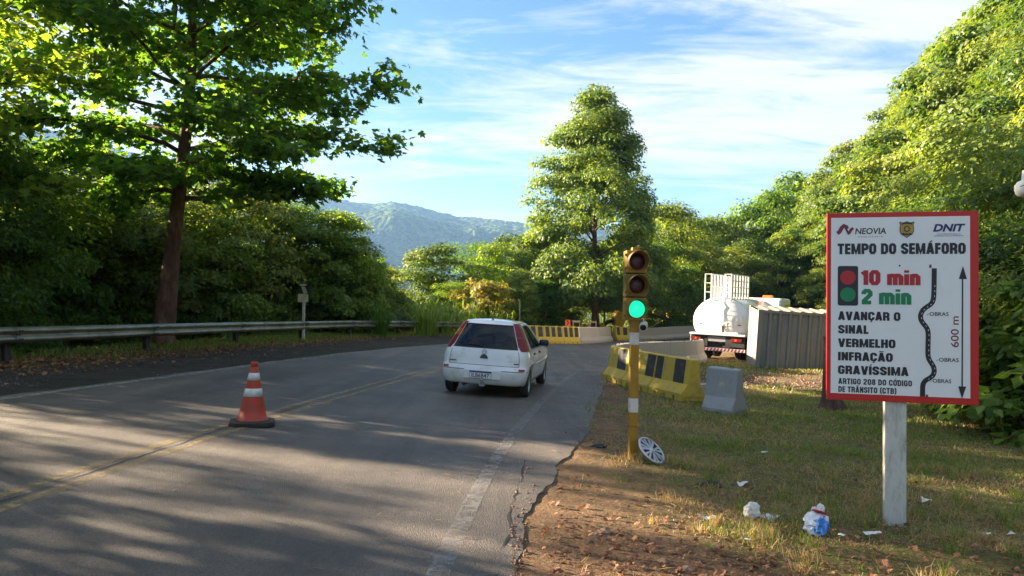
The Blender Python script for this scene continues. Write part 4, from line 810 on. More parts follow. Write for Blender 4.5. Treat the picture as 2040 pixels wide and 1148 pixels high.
FB = [(8.25, 49.0), (9.9, 50.3), (11.6, 51.4), (13.4, 52.3), (15.2, 53.1), (17.1, 53.7), (19.0, 54.2), (21.0, 54.6)]
FB = [(x, y + 4.2 * min(1, (x - 8) / 6)) for x, y in FB]
for i in range(len(FB) - 1): barrier(FB[i], FB[i + 1], 'barrier_concrete', f'weathered concrete barrier, {ORD[i]} of the far row behind the signal pole', 'far row of concrete barriers', notches=4)
# the loose grey one on the grass and two broken blocks
gb = thing('concrete_barrier', 'short loose grey concrete barrier standing askew on the grass', 'barrier', (3.98, 13.9, G(3.98, 13.9) + 0.0), (R(4), R(3), R(-44)))
obj('body', barrier_mesh(0.62, 'body', 1), 'barrier_grey', gb)
mb = MB(); mb.tube([(0.12, 0, 0.83), (0.13, 0, 0.90), (0.17, 0, 0.90), (0.17, 0, 0.83)], 0.009, 5); mb.build('lifting_loop', 'rebar', gb)
mb = MB(); mb.lathe([(0.0, 0.0), (0.06, 0.0), (0.085, -0.012), (0.09, -0.02)], 16, TR(0.02, -0.137, 0.55) @ ROTX(R(82))); mb.build('round_mark', 'barrier_concrete', gb)
for i, (x, y, d, rz, lb) in enumerate([(4.22, 16.35, (0.42, 0.30, 0.34), 0.3, 'low broken concrete block beside the free end of the yellow barrier'), (4.42, 15.45, (0.24, 0.26, 0.30), 0.8, 'small rounded lump of concrete left of the loose grey barrier')]):
    bm = bmesh.new(); bmesh.ops.create_cube(bm, size=1.0); bmesh.ops.bevel(bm, geom=list(bm.edges), offset=0.12, segments=2, affect='EDGES')
    for v in bm.verts: v.co = Vector((v.co.x * d[0], v.co.y * d[1], v.co.z * d[2])); v.co += Vector([0.03 * mnoise.noise(v.co * 9 + Vector((i * 5 + q, q, 0))) for q in range(3)])
    me = bpy.data.meshes.new('concrete_block'); bm.to_mesh(me); bm.free(); tag(obj('concrete_block', me, 'barrier_concrete', None, (x, y, G(x, y) + d[2] * 0.42), (0, 0, rz)), lb, 'block')

# ---------------------------------------------------------------- text helper
def text_mesh(body, bold=0.0, spacing=1.0, shear=0.0):
    c = bpy.data.curves.new('lettering', 'FONT'); c.body = body; c.size = 1.0; c.offset = bold; c.space_character = spacing; c.shear = shear; c.resolution_u = 3; c.fill_mode = 'FRONT'
    o = bpy.data.objects.new('lettering', c); COL.objects.link(o); bpy.context.view_layer.update()
    dg = bpy.context.evaluated_depsgraph_get(); me = bpy.data.meshes.new_from_object(o.evaluated_get(dg)); bpy.data.objects.remove(o); bpy.data.curves.remove(c)
    me.materials.clear(); return me
def text_on(parent, body, x0, x1, z0, z1, y, mat, bold=0.03, spacing=1.0, shear=0.0, name='lettering', cap=None, vert=False):
    """fit lettering into the rectangle x0..x1, z0..z1 of the local xz plane, facing -y; z0..z1 is the cap height"""
    me = text_mesh(body, bold, spacing, shear); n = len(me.vertices); co = np.empty(n * 3, np.float32); me.vertices.foreach_get('co', co); co = co.reshape(-1, 3)
    lo, hi = co[:, 0].min(), co[:, 0].max()
    cm = text_mesh(cap or 'H', bold); q = np.empty(len(cm.vertices) * 3, np.float32); cm.vertices.foreach_get('co', q); q = q.reshape(-1, 3); b, t = q[:, 1].min(), q[:, 1].max(); bpy.data.meshes.remove(cm)
    u = (co[:, 0] - lo) / (hi - lo); v = (co[:, 1] - b) / (t - b)
    if not vert: P = np.c_[x0 + u * (x1 - x0), np.full(n, y), z0 + v * (z1 - z0)]
    else: P = np.c_[x1 - v * (x1 - x0), np.full(n, y), z0 + u * (z1 - z0)]
    me.vertices.foreach_set('co', P.astype(np.float32).ravel()); me.update(); return obj(name, me, mat, parent)
def flat_poly(parent, name, pts, y, mat):
    """a flat printed shape on the local xz plane, facing -y"""
    me = bpy.data.meshes.new(name); me.from_pydata([(p[0], y, p[1]) for p in pts], [], [tuple(range(len(pts)))]); me.update(); return obj(name, me, mat, parent)
def ribbon(parent, name, pts, w, y, mat):
    P = np.array(pts, float); T = np.gradient(P, axis=0); T /= np.linalg.norm(T, axis=1, keepdims=True); Nn = np.c_[-T[:, 1], T[:, 0]] * (w / 2)
    V = np.concatenate([P + Nn, P - Nn]); n = len(P); me = bpy.data.meshes.new(name); me.from_pydata([(a, y, b) for a, b in V], [], [(i, i + 1, n + i + 1, n + i) for i in range(n - 1)]); me.update(); return obj(name, me, mat, parent)

# ---------------------------------------------------------------- the big information sign

# heavy condensed block lettering for the sign, drawn as strokes: letter -> (width, strokes)
_O = [(.11, .25), (.11, .75), (.2, .89), (.36, .89), (.45, .75), (.45, .25), (.36, .11), (.2, .11), (.11, .25), (.11, .4)]
_P = [(.11, .89), (.34, .89), (.45, .79), (.45, .56), (.34, .46), (.11, .46)]
_V = lambda x, t=1.0: [(x, 0), (x, t)]
_N = [(.11, .60), (.17, .65), (.30, .65), (.40, .54), (.40, 0)]
GL = {' ': (.24, []), 'O': (.56, [_O]), '0': (.56, [_O]), 'D': (.56, [_V(.11), [(.11, .89), (.33, .89), (.45, .75), (.45, .25), (.33, .11), (.11, .11)]]), 'T': (.52, [_V(.26), [(0, .89), (.52, .89)]]),
 'E': (.44, [_V(.11)] + [[(.11, y), (.44, y)] for y in (.89, .5, .11)]), 'F': (.42, [_V(.11)] + [[(.11, y), (.42, y)] for y in (.89, .5)]), 'L': (.42, [_V(.11), [(.11, .11), (.42, .11)]]), 'H': (.56, [_V(.11), _V(.45), [(.11, .5), (.45, .5)]]), 'I': (.22, [_V(.11)]),
 'N': (.56, [_V(.11), _V(.45), [(.10, .95), (.46, .05)]]), 'M': (.74, [_V(.11), _V(.63), [(.13, .98), (.37, .12), (.61, .98)]]), 'A': (.60, [[(.10, 0), (.27, .92), (.33, .92), (.50, 0)], [(.17, .25), (.43, .25)]]), 'V': (.60, [[(.10, 1), (.27, .08), (.33, .08), (.50, 1)]]),
 'P': (.54, [_V(.11), _P]), 'R': (.56, [_V(.11), _P, [(.32, .46), (.45, .34), (.45, 0)]]), 'B': (.56, [_V(.11), [(.11, .89), (.34, .89), (.44, .80), (.44, .60), (.34, .51), (.11, .51)], [(.34, .51), (.45, .41), (.45, .2), (.34, .11), (.11, .11)]]),
 'S': (.56, [[(.45, .66), (.45, .78), (.36, .89), (.2, .89), (.11, .78), (.11, .64), (.2, .55), (.36, .45), (.45, .36), (.45, .22), (.36, .11), (.2, .11), (.11, .22), (.11, .34)]]), 'C': (.56, [[(.45, .63), (.45, .78), (.36, .89), (.2, .89), (.11, .78), (.11, .22), (.2, .11), (.36, .11), (.45, .22), (.45, .37)]]),
 'G': (.56, [[(.45, .66), (.45, .78), (.36, .89), (.2, .89), (.11, .78), (.11, .22), (.2, .11), (.36, .11), (.45, .22), (.45, .46), (.29, .46)]]), '1': (.32, [_V(.21), [(.21, .88), (.0, .74)]]), '2': (.56, [[(.11, .66), (.11, .78), (.2, .89), (.36, .89), (.45, .78), (.45, .62), (.12, .22), (.12, .11), (.50, .11)]]),
 '8': (.56, [[(.12, .7), (.2, .89), (.36, .89), (.44, .76), (.36, .52), (.2, .52), (.12, .7), (.16, .8)], [(.36, .52), (.45, .35), (.45, .24), (.36, .11), (.2, .11), (.11, .24), (.11, .35), (.2, .52)]]), '(': (.30, [[(.25, 1.05), (.11, .8), (.11, .2), (.25, -.05)]]), ')': (.30, [[(.05, 1.05), (.19, .8), (.19, .2), (.05, -.05)]]),
 'm': (.80, [_V(.11, .74), _N, [(p[0] + .29, p[1]) for p in _N]]), 'i': (.22, [_V(.11, .74), [(.11, .84), (.11, 1.0)]]), 'n': (.51, [_V(.11, .74), _N])}
ACC = {'Á': ('A', [[(.27, 1.08), (.44, 1.22)]]), 'Í': ('I', [[(.07, 1.08), (.24, 1.22)]]), 'Ó': ('O', [[(.25, 1.08), (.42, 1.22)]]), 'Ã': ('A', [[(.12, 1.10), (.22, 1.18), (.36, 1.12), (.47, 1.2)]]), 'Â': ('A', [[(.14, 1.07), (.30, 1.2), (.46, 1.07)]]), 'Ç': ('C', [[(.28, .05), (.33, -.1), (.2, -.18)]])}
def block_text(parent, body, x0, x1, z0, z1, y, mat, stroke=0.225):
    vs, fs, cur, k = [], [], 0.0, 0
    for ch in body:
        base, acc = ACC.get(ch, (ch, [])); w, st = GL[base]
        for pts, wd in [(p, stroke) for p in st] + [(p, 0.10) for p in acc]:
            P = np.array(pts, float); n = len(P); d = np.diff(P, axis=0); d /= np.linalg.norm(d, axis=1, keepdims=True); nn = np.c_[-d[:, 1], d[:, 0]]
            L_, R_ = [], []
            for i in range(n):
                a, b = nn[max(0, i - 1)], nn[min(n - 2, i)]; m = a + b; m /= max(1e-6, np.linalg.norm(m)); m = m / max(0.55, float(m @ b)); L_.append(P[i] + m * wd / 2); R_.append(P[i] - m * wd / 2)
            o = len(vs); vs += [(q[0] + cur, q[1], k) for q in L_] + [(q[0] + cur, q[1], k) for q in R_]; fs += [(o + i + 1, o + i, o + n + i, o + n + i + 1) for i in range(n - 1)]; k = (k + 1) % 4
        cur += w + 0.065
    cur -= 0.065; V = np.array(vs); P = np.c_[x0 + V[:, 0] / cur * (x1 - x0), y - V[:, 2] * 0.00035, z0 + V[:, 1] * (z1 - z0)]
    me = bpy.data.meshes.new('lettering'); me.from_pydata(P.tolist(), [], fs); me.update(); return obj('lettering', me, mat, parent)
for nm, c in [('print_red', (0.42, 0.012, 0.02)), ('print_green', (0.0, 0.20, 0.075)), ('print_black', (0.012, 0.013, 0.022)), ('print_navy', (0.012, 0.02, 0.13)), ('print_maroon', (0.20, 0.01, 0.025)), ('print_gold', (0.42, 0.28, 0.05)), ('print_white', (0.78, 0.79, 0.80)), ('print_border', (0.50, 0.014, 0.012))]:
    solid(nm, c, 0.45, var=0.03, vscale=3)
solid('wood_white', (0.58, 0.57, 0.53), 0.8, var=0.10, vscale=6, bump=0.4, bscale=40, dirt=(0.24, 0.22, 0.18), dirt_amt=0.45, dirt_scale=9, stretch=(1.5, 1.5, 0.4))
SGW, SGH = 1.205, 1.66
SGX, SGY = 3.335, 6.47
sg = thing('information_sign', 'white signboard with red border about signal times and road works, on a white wooden post', 'sign', (SGX, SGY, G(SGX, SGY)), (0, R(0.9), R(-14.5)))
def info_sign():
    zb = CAM_H - (800 - 620) / 1470 * 6.47 - sg.location.z          # bottom edge of the board above the foot
    X = lambda u: (u - 0.5) * SGW + 0.035; Z = lambda v: zb + (1 - v) * SGH
    mb = MB(); mb.rbox((0, 0.055, zb * 0.5 + 0.6), (0.175, 0.075, zb + 1.25 + 0.3), 0.006); mb.build('post', 'wood_white', sg)
    mb = MB(); mb.rbox((0.035, 0, zb + SGH / 2), (SGW, 0.028, SGH), 0.002); mb.build('board', 'print_border', sg)
    yf = -0.0145
    mb = MB(); mb.box((X(0.4865), yf - 0.0005, Z(0.4955)), ((0.945 - 0.028) * SGW, 0.002, (0.965 - 0.026) * SGH)); mb.build('white_panel', 'print_white', sg)
    y1 = yf - 0.0035; y2 = yf - 0.0055; y3 = yf - 0.0075
    T = lambda s, u0, u1, v0, v1, m, **k: text_on(sg, s, X(u0), X(u1), Z(v1), Z(v0), y1, m, **k)
    K = lambda s, u0, u1, v0, v1, m, **k: block_text(sg, s, X(u0), X(u1), Z(v1), Z(v0), y1, m, **k)
    K('TEMPO DO SEMÁFORO', 0.073, 0.917, 0.165, 0.222, 'print_black')
    K('10 min', 0.238, 0.625, 0.308, 0.386, 'print_red', stroke=0.25); K('2 min', 0.238, 0.565, 0.408, 0.488, 'print_green', stroke=0.25)
    for i, (s, u1) in enumerate([('AVANÇAR O', 0.495), ('SINAL', 0.283), ('VERMELHO', 0.463), ('INFRAÇÃO', 0.445), ('GRAVÍSSIMA', 0.548)]):
        v = 0.529 + i * 0.0719; K(s, 0.078, u1, v, v + 0.045, 'print_black')
    K('ARTIGO 208 DO CÓDIGO', 0.080, 0.572, 0.884, 0.915, 'print_black', stroke=0.19); K('DE TRÂNSITO (CTB)', 0.080, 0.470, 0.927, 0.958, 'print_black', stroke=0.19)
    for (u0, u1, v0, v1) in [(0.685, 0.808, 0.525, 0.5445), (0.746, 0.872, 0.761, 0.781), (0.705, 0.825, 0.871, 0.891)]: T('OBRAS', u0, u1, v0, v1, 'print_black', bold=0.014)
    text_on(sg, '600 m', X(0.822), X(0.872), Z(0.705), Z(0.545), y1, 'print_maroon', bold=0.008, vert=True)
    # signal pictogram
    def rrect(u0, u1, v0, v1, r):
        pts = []
        for cx, cz, a0 in ((X(u1) - r, Z(v0) - r, 0), (X(u0) + r, Z(v0) - r, 90), (X(u0) + r, Z(v1) + r, 180), (X(u1) - r, Z(v1) + r, 270)):
            for k in range(5): a = R(a0 + k * 22.5); pts.append((cx + r * math.cos(a), cz + r * math.sin(a)))
        return pts
    flat_poly(sg, 'signal_pictogram', rrect(0.074, 0.213, 0.285, 0.497, 0.018), y1, 'print_black')
    for v, m, nm in ((0.347, 'print_red', 'red_disc'), (0.438, 'print_green', 'green_disc')): flat_poly(sg, nm, [(X(0.1435) + 0.064 * math.cos(a), Z(v) + 0.063 * math.sin(a)) for a in np.linspace(0, 2 * math.pi, 33)[:-1]], y2, m)
    # winding road drawing, with dashes and the two little signals at its ends
    pts = [(0.716, 0.297), (0.715, 0.36), (0.713, 0.43), (0.711, 0.462), (0.700, 0.482), (0.674, 0.495), (0.645, 0.510), (0.627, 0.535), (0.624, 0.555), (0.634, 0.577), (0.655, 0.594), (0.673, 0.612), (0.677, 0.64), (0.675, 0.70), (0.674, 0.755), (0.682, 0.775), (0.702, 0.795), (0.717, 0.818), (0.716, 0.843), (0.700, 0.862), (0.672, 0.874), (0.650, 0.885), (0.640, 0.905), (0.640, 0.93), (0.640, 0.965)]
    P = np.array(pts); t = np.concatenate([[0], np.cumsum(np.hypot(*np.diff(P, axis=0).T))]); tt = np.linspace(0, t[-1], 90); k = np.ones(5) / 5
    q = np.c_[np.interp(tt, t, P[:, 0]), np.interp(tt, t, P[:, 1])]; qs = q.copy(); qs[2:-2] = np.c_[np.convolve(q[:, 0], k, 'valid'), np.convolve(q[:, 1], k, 'valid')]
    line = [(X(a), Z(b)) for a, b in qs]; ribbon(sg, 'road_drawing', line, 0.040, y1, 'print_black')
    for i in range(10, 78, 3): ribbon(sg, 'dash', [((1 - f) * line[i][0] + f * line[i + 1][0] + 0.006, (1 - f) * line[i][1] + f * line[i + 1][1]) for f in (0, 0.5, 1)], 0.004, y2, 'print_white')
    for u, v in ((0.691, 0.286), (0.668, 0.962)):
        flat_poly(sg, 'small_signal', [(X(u) - 0.009, Z(v) - 0.014), (X(u) + 0.009, Z(v) - 0.014), (X(u) + 0.009, Z(v) + 0.014), (X(u) - 0.009, Z(v) + 0.014)], y1, 'print_maroon')
    for (u0, v0, u1, v1) in ((0.665, 0.54, 0.68, 0.535), (0.728, 0.778, 0.742, 0.771), (0.688, 0.886, 0.702, 0.881)): ribbon(sg, 'leader_line', [(X(u0), Z(v0)), (X((u0 + u1) / 2), Z((v0 + v1) / 2)), (X(u1), Z(v1))], 0.003, y1, 'print_black')
    # length arrow
    ribbon(sg, 'arrow_line', [(X(0.897), Z(0.345)), (X(0.895), Z(0.63)), (X(0.893), Z(0.915))], 0.011, y1, 'print_black')
    flat_poly(sg, 'arrow_head', [(X(0.899), Z(0.285)), (X(0.873), Z(0.352)), (X(0.924), Z(0.352))], y2, 'print_black'); flat_poly(sg, 'arrow_head', [(X(0.892), Z(0.968)), (X(0.918), Z(0.905)), (X(0.868), Z(0.905))], y2, 'print_black')
    # logos along the top
    T('NEOVIA', 0.192, 0.400, 0.083, 0.115, 'print_black', bold=0.02, shear=0.12); T('ENGENHARIA', 0.215, 0.378, 0.126, 0.132, 'print_navy', bold=0.0, spacing=1.6)
    ribbon(sg, 'logo_mark', [(X(0.070), Z(0.110)), (X(0.085), Z(0.102)), (X(0.100), Z(0.080)), (X(0.117), Z(0.068)), (X(0.130), Z(0.074)), (X(0.136), Z(0.086))], 0.034, y1, 'print_maroon')
    ribbon(sg, 'logo_mark', [(X(0.128), Z(0.078)), (X(0.136), Z(0.096)), (X(0.146), Z(0.112))], 0.016, y2, 'print_navy')
    ribbon(sg, 'logo_mark', [(X(0.140), Z(0.112)), (X(0.152), Z(0.107)), (X(0.163), Z(0.091)), (X(0.178), Z(0.082))], 0.024, y3, 'print_maroon')
    T('DNIT', 0.708, 0.915, 0.066, 0.106, 'print_navy', bold=0.04, shear=0.25); T('DEPARTAMENTO NACIONAL DE', 0.732, 0.885, 0.1155, 0.1215, 'print_navy', bold=0.0); T('INFRAESTRUTURA DE TRANSPORTES', 0.718, 0.902, 0.1250, 0.1310, 'print_navy', bold=0.0)
    # gold crest
    sh = [(-0.5, 0.42), (-0.42, 0.5), (-0.28, 0.44), (-0.14, 0.46), (0, 0.52), (0.14, 0.46), (0.28, 0.44), (0.42, 0.5), (0.5, 0.42), (0.44, 0.28), (0.47, 0.05), (0.46, -0.15), (0.36, -0.33), (0.18, -0.42), (0, -0.55), (-0.18, -0.42), (-0.36, -0.33), (-0.46, -0.15), (-0.47, 0.05), (-0.44, 0.28)]
    cx, cz, w, h = X(0.537), Z(0.092), 0.122, 0.138
    flat_poly(sg, 'crest_outline', [(cx + a * w, cz + b * h) for a, b in sh], y1, 'print_black'); flat_poly(sg, 'crest_field', [(cx + a * w * 0.9, cz + b * h * 0.9) for a, b in sh], y2, 'print_gold')
    star = [(cx + w * (0.26 if i % 2 == 0 else 0.15) * math.cos(a), cz + 0.02 * h + h * (0.26 if i % 2 == 0 else 0.15) * math.sin(a)) for i, a in enumerate(np.linspace(0, 2 * math.pi, 21)[:-1])]
    flat_poly(sg, 'crest_star', star, y3, 'print_black'); flat_poly(sg, 'crest_disc', [(cx + w * 0.12 * math.cos(a), cz + 0.02 * h + h * 0.12 * math.sin(a)) for a in np.linspace(0, 2 * math.pi, 17)[:-1]], y3 - 0.002, 'print_gold')
    ribbon(sg, 'crest_band', [(cx + w * a, cz + h * (0.34 + 0.05 * math.cos(a * 5))) for a in np.linspace(-0.36, 0.36, 9)], 0.013, y3, 'print_black'); ribbon(sg, 'crest_band', [(cx + w * a, cz - h * (0.24 + 0.08 * math.cos(a * 4))) for a in np.linspace(-0.30, 0.30, 9)], 0.014, y3, 'print_black')
    for u, v in ((0.490, 0.283), (0.480, 0.888)):
        mb = MB(); mb.lathe([(0.0, 0.004), (0.006, 0.003), (0.008, 0.0)], 10, TR(X(u), yf - 0.002, Z(v)) @ ROTX(R(90))); mb.build('screw', 'rail_dark', sg)
info_sign()

# ---------------------------------------------------------------- traffic signal
solid('signal_yellow', (0.34, 0.19, 0.015), 0.6, var=0.14, vscale=7, bump=0.15, bscale=50, dirt=(0.22, 0.13, 0.03), dirt_amt=0.4, dirt_scale=10)
solid('signal_olive', (0.20, 0.13, 0.02), 0.6, var=0.18, vscale=9, dirt=(0.12, 0.08, 0.02), dirt_amt=0.4, dirt_scale=12)
solid('band_white', (0.62, 0.63, 0.62), 0.6, var=0.08, vscale=12, dirt=(0.35, 0.33, 0.28), dirt_amt=0.4, dirt_scale=12)
solid('lens_dark_red', (0.045, 0.006, 0.014), 0.15, var=0.2, vscale=60, bump=0.3, bscale=120)
solid('lens_dark_amber', (0.05, 0.014, 0.012), 0.15, var=0.2, vscale=60, bump=0.3, bscale=120)
solid('lens_green_lit', (0.0, 0.45, 0.22), 0.3, var=0.1, vscale=60, emit=(0.01, 0.80, 0.36), emit_s=0.22)
solid('visor_inner', (0.10, 0.075, 0.02), 0.7)
tl = thing('traffic_signal', 'yellow portable traffic signal showing green, on a banded yellow and white pole', 'traffic light', (1.42, 8.75, G(1.42, 8.75)), (R(-0.6), R(1.2), R(4)))
def signal():
    s = 0.049
    for z0, z1, m, nm in ((-0.15, 0.55, 'signal_yellow', 'pole'), (0.55, 0.715, 'band_white', 'pole_band'), (0.715, 1.345, 'signal_yellow', 'pole'), (1.345, 1.49, 'band_white', 'pole_band'), (1.49, 1.66, 'signal_yellow', 'pole')):
        mb = MB(); mb.rbox((0, 0, (z0 + z1) / 2), (2 * s, 2 * s, z1 - z0 + (0.0)), 0.005); mb.build(nm, m, tl)
    mb = MB(); mb.box((0, 0, 0.385), (2 * s + 0.006, 2 * s + 0.006, 0.006)); mb.build('seam', 'rail_dark', tl)
    zs = [1.765, 2.045, 2.325]
    for i, z in enumerate(zs):
        hd = MB(); hd.rbox((0, 0.0, z), (0.25, 0.17, 0.268), 0.012)
        hd.rbox((0, -0.088, z), (0.242, 0.012, 0.258), 0.004)
        h = hd.build('signal_section', 'signal_yellow' if i != 1 else 'signal_olive', tl)
        h['label'] = ['lit green section at the bottom', 'dark amber section in the middle', 'dark red section at the top'][i]
        # tunnel visor: open underneath for a third of the round
        mb = MB(); n = 28; vs = []; fs = []
        for k in range(n + 1):
            a = R(-58 + (296) * k / n); ln = 0.16 * (0.45 + 0.55 * (0.5 + 0.5 * math.sin(a)))
            for r in (0.114, 0.120): vs += [(r * math.cos(a), -0.092, z + r * math.sin(a)), (r * math.cos(a), -0.092 - ln, z + r * math.sin(a))]
        for k in range(n): b = k * 4; c = b + 4; fs += [(b, b + 1, c + 1, c), (b + 2, c + 2, c + 3, b + 3), (b + 1, b + 3, c + 3, c + 1)]
        mb.add(vs, fs, True); v = mb.build('visor', 'signal_olive', h)
        mb = MB(); mb.lathe([(0.100, -0.010), (0.115, -0.010), (0.115, 0.004), (0.100, 0.004)], 28, TR(0, -0.098, z) @ ROTX(R(90)), True, True); mb.build('bezel', 'signal_olive', h)
        mb = MB(); mb.lathe([(0.0, 0.030), (0.04, 0.027), (0.075, 0.017), (0.104, 0.0)], 28, TR(0, -0.092, z) @ ROTX(R(90))); mb.build('lens', ['lens_green_lit', 'lens_dark_amber', 'lens_dark_red'][i], h)
        for sx in (-1, 1):
            for dz in (-0.08, 0.08): mb = MB(); mb.box((sx * 0.131, -0.06, z + dz), (0.02, 0.05, 0.03)); mb.build('hinge', 'signal_olive', h)
    mb = MB()
    for z in (1.905, 2.185): mb.box((0, 0, z), (0.20, 0.12, 0.02))
    mb.build('joint', 'rail_dark', tl)
    mb = MB(); mb.tube([(0.06, 0.055, 1.70), (0.056, 0.056, 1.2), (0.058, 0.054, 0.5), (0.056, 0.056, 0.02)], 0.007, 6); mb.build('cable', 'rail_dark', tl)
    mb = MB(); mb.rbox((0, 0, 2.478), (0.085, 0.085, 0.045), 0.006); mb.build('top_cap', 'signal_yellow', tl)
signal()
def bullet_camera(name, label, loc, rot, s):
    t = thing(name, label, 'camera', loc, rot, scale=s)
    mb = MB(); mb.lathe([(0.0, -0.085), (0.03, -0.082), (0.043, -0.06), (0.046, 0.0), (0.046, 0.055), (0.043, 0.062), (0.036, 0.062)], 20, ROTX(R(90))); mb.build('housing', 'band_white', t)
    mb = MB(); mb.lathe([(0.0, 0.064), (0.025, 0.062), (0.040, 0.052)], 20, ROTX(R(90))); mb.build('lens', 'lens_black', t)
    mb = MB(); mb.tube([(0, 0.02, 0.04), (0, 0.03, 0.075), (-0.055, 0.03, 0.085)], 0.010, 8); mb.build('bracket', 'band_white', t)
    return t
solid('lens_black', (0.012, 0.013, 0.015), 0.12)
bullet_camera('security_camera', 'small white bullet camera with dark lens clamped to the signal pole', (1.42 + 0.125, 8.68, G(1.42, 8.75) + 1.57), (R(18), 0, R(-14)), 1.05)
# camera that peeks in at the right edge, on its own pole just out of the picture
pc = thing('camera_pole', 'grey pole out of frame on the right that carries a white camera', 'pole', (4.62, 6.35, G(4.62, 6.35)))
mb = MB(); mb.tube([(0, 0, -0.2), (0, 0, 3.3)], 0.04, 10); mb.build('shaft', 'rail_steel', pc); mb = MB(); mb.tube([(0, 0, 3.0), (-0.2, 0, 3.02), (-0.2, 0, 2.98)], 0.015, 8); mb.build('arm', 'rail_steel', pc)
dc = thing('security_camera', 'white rounded camera body cut by the right edge of the picture above the sign', 'camera', (4.43, 6.35, CAM_H + 245 / 1470 * 6.35))
mb = MB(); mb.lathe([(0.0, -0.075), (0.04, -0.068), (0.066, -0.045), (0.075, -0.01), (0.072, 0.03), (0.05, 0.06), (0.02, 0.075), (0.012, 0.16), (0, 0.16)], 24); mb.build('housing', 'band_white', dc)
mb = MB(); mb.tube([(-0.062, -0.04, 0.012), (-0.03, -0.07, 0.022)], 0.004, 5); mb.build('seam', 'rail_dark', dc)

# ---------------------------------------------------------------- hubcap leaning on the pole
solid('hub_silver', (0.52, 0.55, 0.60), 0.35, 0.35, var=0.08, vscale=8, dirt=(0.25, 0.25, 0.26), dirt_amt=0.35, dirt_scale=9)
solid('hub_dark', (0.02, 0.02, 0.022), 0.6)
hc = thing('hubcap', 'silver plastic hubcap with split spokes leaning on the foot of the signal pole', 'hubcap', (1.61, 8.60, G(1.60, 8.6) + 0.135), (R(28), R(38), R(0)))
def hubcap():
    mb = MB(); mb.lathe([(0.182, 0.0), (0.190, 0.004), (0.190, 0.014), (0.176, 0.022), (0.163, 0.020), (0.163, 0.004)], 40, None, True, True); mb.build('ring', 'hub_silver', hc)
    mb = MB(); mb.lathe([(0.0, 0.004), (0.170, 0.004), (0.170, -0.012), (0, -0.012)], 32); mb.build('backing', 'hub_dark', hc)
    mb = MB(); mb.lathe([(0.0, 0.030), (0.022, 0.030), (0.036, 0.024), (0.040, 0.012)], 20); mb.build('boss', 'hub_silver', hc)
    for i in range(7):
        a = i * 2 * math.pi / 7; mb = MB()
        for da, tw in ((-0.11, -0.08), (0.11, 0.08)):
            p = [(0.030, da * 0.6 - 0.20), (0.030, da * 0.6 + 0.20), (0.168, da + 0.105 + tw), (0.168, da - 0.105 + tw)]
            v = [(r * math.cos(a + q), r * math.sin(a + q), 0.020 if r < 0.1 else 0.014) for r, q in p]; w = [(x, y, z - 0.012) for x, y, z in v]
            mb.add(v + w, [(0, 1, 2, 3), (7, 6, 5, 4), (0, 4, 5, 1), (1, 5, 6, 2), (2, 6, 7, 3), (3, 7, 4, 0)])
        mb.build('spoke', 'hub_silver', hc)
hubcap()

# ---------------------------------------------------------------- traffic cone
solid('cone_orange', (0.42, 0.042, 0.018), 0.6, var=0.16, vscale=6, dirt=(0.20, 0.06, 0.04), dirt_amt=0.5, dirt_scale=9)
solid('cone_band', (0.60, 0.64, 0.66), 0.4, var=0.10, vscale=20, dirt=(0.38, 0.36, 0.33), dirt_amt=0.4, dirt_scale=14)
solid('rubber', (0.022, 0.021, 0.02), 0.85, var=0.3, vscale=14, dirt=(0.07, 0.06, 0.05), dirt_amt=0.4, dirt_scale=9)
cn = thing('traffic_cone', 'orange traffic cone with two white bands on the double yellow line', 'cone', (-3.24, 9.25, G(-3.24, 9.25) + 0.034 + 0.0), (R(0), R(-2.2) + TILT, R(18)))
def cone():
    mb = MB(); o = [(-0.27, -0.2), (-0.2, -0.27), (0.2, -0.27), (0.27, -0.2), (0.27, 0.2), (0.2, 0.27), (-0.2, 0.27), (-0.27, 0.2)]
    mb.prism(o, 0.03, TR(0, 0, -0.002)); mb.prism([(a * 0.96, b * 0.96) for a, b in o], 0.014, TR(0, 0, 0.028)); mb.lathe([(0.215, 0.040), (0.205, 0.055), (0.17, 0.057)], 28); mb.build('base', 'rubber', cn)
    r = lambda z: 0.178 - (z - 0.05) / 0.66 * 0.135
    mb = MB(); mb.lathe([(0.192, 0.046), (0.190, 0.062)] + [(r(z), z) for z in (0.07, 0.2, 0.35, 0.5, 0.62, 0.70)] + [(0.038, 0.705), (0.036, 0.715), (0.043, 0.722), (0.045, 0.765), (0.040, 0.772), (0.030, 0.77), (0.028, 0.70)], 32); mb.build('body', 'cone_orange', cn)
    for a, b in ((0.345, 0.445), (0.545, 0.635)): mb = MB(); mb.lathe([(r(a) + 0.001, a - 0.0005), (r(a) + 0.003, a), (r(b) + 0.003, b), (r(b) + 0.001, b + 0.0005)], 32); mb.build('white_band', 'cone_band', cn)
cone()

